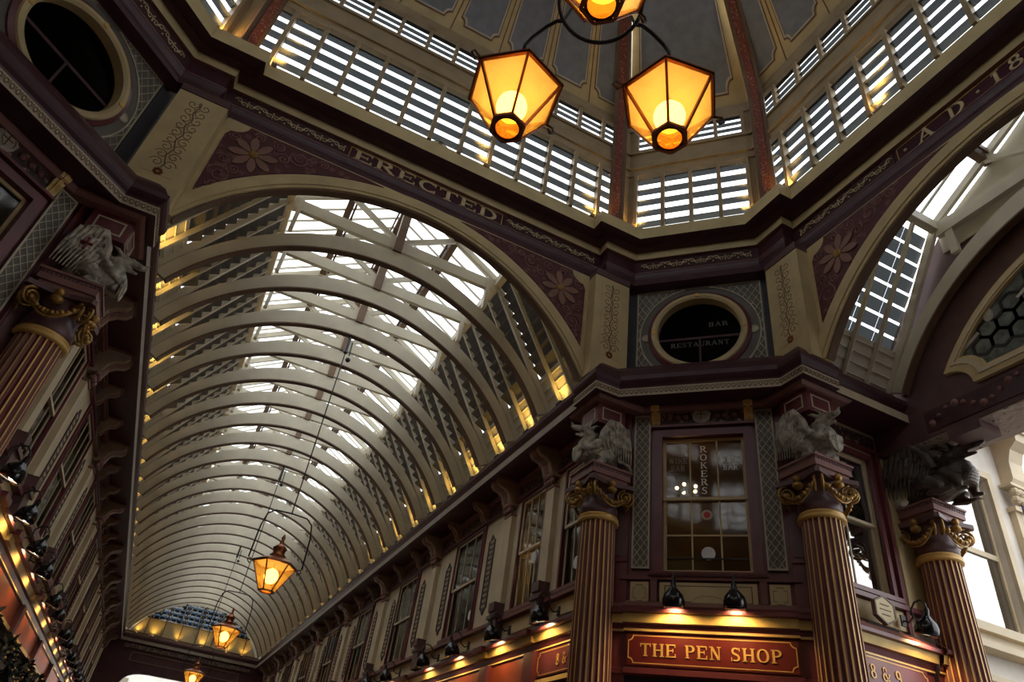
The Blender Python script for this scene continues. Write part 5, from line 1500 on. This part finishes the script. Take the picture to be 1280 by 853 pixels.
for i in range(4): mb.ball(bf(13.6 + i * .15, .2, 9.0), .1, 8); mb.ball(bf(13.6 + i * .15, .22, 9.18), .1, 8)
mb.box(13.45, 14.2, 0, .28, 9.3, 9.36, bf); fin(mb, 'leaf_capital', STONE)
mb = MB(); mb.prism([bf(13.6, 0, 10.5), bf(13.6, .6, 10.5), bf(13.6, .58, 10.3), bf(13.6, .4, 10.15), bf(13.6, .3, 9.9), bf(13.6, .28, 9.5), bf(13.6, .2, 9.36), bf(13.6, 0, 9.36)], (.45, 0, 0)); fin(mb, 'scroll_console', STONE)
mb = MB(); mb.box(10.8, 14.25, 0, .65, 10.5, 10.66, bf); mb.box(10.8, 14.35, 0, .75, 10.66, 10.8, bf); fin(mb, 'cornice', STONE)
mb = MB(); mb.box(10.8, 14.3, 0, .3, 5.5, 5.62, bf); mb.box(10.8, 14.25, 0, .14, 5.0, 5.1, bf); mb.box(10.8, 14.25, 0, .2, 4.7, 4.8, bf); mb.box(10.8, 14.25, 0, .08, 5.62, 5.84, bf); fin(mb, 'shop_mouldings', STONE)
fin(MB().box(11.0, 14.1, 0, .03, 0.4, 4.6, bf), 'dark_shop_front', DARKROOM)
tag(MB().tube([(13.72, 4.99, 9.0), (13.80, 4.97, 7.2), (14.0, 4.93, 5.0)], .018, 6).build('cable', BLUEC), 'dark blue cable running down the street building', 'cable')
put_lamp(Fr((0, 5.0, 0), (1, 0, 0), (0, -1, 0)), 12.9, 5.4, 'black wall lamp on the street building, lower right corner', None)

# ================================================================== GARLANDS on the left shops
random.seed(3)
for k in range(5):
    y0_, y1_ = 9.4 + 3.6 * k, 12.6 + 3.6 * k
    g = empty('festive_garland', (-4.6, (y0_ + y1_) / 2, 3.72), 0, 'dark leafy garland with gold baubles under the left shop cornice, %s from the crossing' % ORD[k], 'garland', 'garlands on the left shops')
    P = []
    for i in range(13):
        t = i / 12; P.append((0, (t - .5) * (y1_ - y0_), .15 - .55 * (1 - (2 * t - 1) ** 2)))
    MB().tube(P, .05, 6).build('rope', GREEN, g)
    mb = MB()
    for i in range(260):
        t = random.random(); c = Vector((0, (t - .5) * (y1_ - y0_), .15 - .55 * (1 - (2 * t - 1) ** 2)))
        d = Vector((random.gauss(0, 1), random.gauss(0, 1), random.gauss(0, 1))).normalized(); e = Vector((random.gauss(0, 1), random.gauss(0, 1), random.gauss(0, 1))).cross(d).normalized()
        l = random.uniform(.14, .26); mb.add([c + d * .04 - e * .03, c + d * l * .6 - e * .035, c + d * l, c + d * l * .6 + e * .035, c + d * .04 + e * .03], [(0, 1, 2, 3, 4)])
    mb.build('leaves', GREEN, g)
    for i in range(7):
        t = (i + .5) / 7; c = Vector((.14, (t - .5) * (y1_ - y0_), .10 - .55 * (1 - (2 * t - 1) ** 2)))
        MB().ball(c, .026, 8).build('bauble', GOLDP, g, True)

# ================================================================== LANTERNS
def make_lantern(lab, grp, cat='lantern'):
    """hexagonal tapered lantern; origin at the bottom of the glass"""
    r = empty('hexagonal_lantern', (0, 0, 0), 0, lab, cat, grp); H = .56; RT_, RB_ = .46, .165
    hx = lambda R, z: [Vector((R * math.cos(PI / 3 * k), R * math.sin(PI / 3 * k), z)) for k in range(6)]
    T, B = hx(RT_, H), hx(RB_, 0)
    for k in range(6):
        j = (k + 1) % 6
        MB().add([B[k], B[j], T[j], T[k]], [(0, 1, 2, 3)]).build('glass_pane', AMBER, r)
    mb = MB()
    for k in range(6):
        j = (k + 1) % 6; mb.bar(B[k], T[k], .024, .024); mb.bar(T[k], T[j], .030, .03); mb.bar(B[k], B[j], .03, .03)
    mb.build('frame', COPPER, r)
    mb = MB(); mb.lathe([(.165, -.015), (.165, .01), (.145, .01), (.145, -.015)], k=6, cap=False); mb.lathe([(.14, -.012), (.14, .008), (.112, .008), (.112, -.012)], k=24, cap=False); mb.build('bottom_ring', COPPER, r)
    MB().lathe([(0, 0), (.118, 0), (.118, .004), (0, .004)], k=24).build('bottom_glass', AMBER, r)
    mb = MB(); mb.lathe([(.49, H), (.485, H + .03), (.30, H + .12), (.17, H + .17)], k=6, cap=False); mb.build('roof', [COPPER], r)
    MB().lathe([(.47, H + .005), (.28, H + .10), (0.0, H + .15)], k=6, cap=False).build('white_reflector', WHITEP, r)
    mb = MB(); mb.lathe([(.17, H + .16), (.18, H + .20), (.13, H + .24), (.13, H + .33), (.16, H + .36), (.10, H + .42), (.05, H + .46), (.055, H + .50), (.03, H + .54), (.045, H + .60), (.015, H + .68), (0, H + .70)], k=16); mb.build('chimney_cap', COPPER, r, True)
    mb = MB(); mb.ball((0, 0, .32), (.15, .15, .16), 20); mb.build('globe', GLOBEM, r, True)
    mb = MB(); mb.tube([(0, 0, H + .02), (0, 0, .45)], .025, 8); mb.build('lamp_holder', WHITEP, r)
    mb = MB()
    for s in (-1, 1): mb.tube([(s * .47, 0, H), (s * .56, 0, H + .03), (s * .58, 0, H - .03), (s * .53, 0, H - .08), (s * .50, 0, H - .04)], .014, 6)
    mb.build('side_hook', IRON, r, True)
    return r
lamp = make_lantern('left amber hexagonal lantern of the trio under the dome', 'amber lanterns hanging under the dome')
CENT = [(-.426, .739), (.908, .051), (-.292, -.699)]
lamp.location = CENT[0] + (7.0,); lamp.rotation_euler = (0, 0, math.radians(20))
for (x, y), lab, rz in ((CENT[1], 'right amber hexagonal lantern of the trio under the dome', math.radians(-10)), (CENT[2], 'topmost amber hexagonal lantern, cut by the photo top edge', math.radians(20))):
    c = copy_tree(lamp); c.location = (x, y, 7.0); c.rotation_euler = (0, 0, rz); c['label'] = lab
ch = empty('lantern_hoop', (.06, .03, 8.55), 0, 'black iron hoop and arms carrying the three dome lanterns', 'lamp hanger')
mb = MB(); mb.tube([(.42 * math.cos(2 * PI * k / 36), .42 * math.sin(2 * PI * k / 36), 0) for k in range(37)], .022, 8, cap=False); mb.build('hoop', IRON, ch, True)
for x, y in CENT:
    d = Vector((x - .06, y - .03, 0)); L = d.length; d /= L
    P = [d * .42, d * .50 + Vector((0, 0, .06)), d * .62 + Vector((0, 0, .04)), d * .78 + Vector((0, 0, -.05)), d * L + Vector((0, 0, -.14)), d * L + Vector((0, 0, -.26))]
    MB().tube(P, .022, 8).build('curved_arm', IRON, ch, True)
    MB().tube([d * .42, d * .2 + Vector((0, 0, .5)), Vector((0, 0, 1.0))], .016, 6).build('stay', IRON, ch)
MB().tube([(0, 0, .9), (0, 0, 16.0)], .02, 6).build('chain_rod', IRON, ch)

# nave lanterns on yokes and long rods
for k, (y, zc, top) in enumerate(((12.72, 5.30, 12.1), (22.65, 5.62, 12.1), (34.235, 5.60, 12.1))):
    lab = ['amber hexagonal lantern hanging nearest in the nave', 'amber hexagonal lantern hanging middle in the nave', 'amber hexagonal lantern hanging farthest down the nave'][k]
    c = copy_tree(lamp); c.location = (-.09 if k == 0 else 0, y, zc); c.rotation_euler = (0, 0, 0); c['label'] = lab; c['group'] = 'amber lanterns hanging along the nave'
    h = empty('lantern_yoke', (-.09 if k == 0 else 0, y, zc + .6), 0, 'black yoke and long rod of the %s nave lantern' % ['nearest', 'middle', 'farthest'][k], 'lamp hanger', 'yokes and rods of the nave lanterns')
    P = [(-.58, 0, 0), (-.56, 0, .7), (-.50, 0, 1.0), (-.36, 0, 1.12), (0, 0, 1.14), (.36, 0, 1.12), (.50, 0, 1.0), (.56, 0, .7), (.58, 0, 0)]
    MB().tube(P, .018, 7).build('yoke', IRON, h, True)
    MB().tube([(0, 0, 1.12), (0, 0, top - zc - .6)], .016, 6).build('rod', IRON, h)
    mb = MB(); tz = top - zc - .6
    mb.tube([(0, 0, tz - .55), (0, 0, tz)], .045, 8); mb.ball((0, 0, tz - .55), .06, 8); mb.tube([(.12, 0, tz - .62), (.10, 0, tz - .2)], .02, 6); mb.ball((.12, 0, tz - .75), .07, 8); mb.tube([(-.15, 0, tz), (.15, 0, tz)], .03, 6)
    mb.build('pulley', IRON, h)
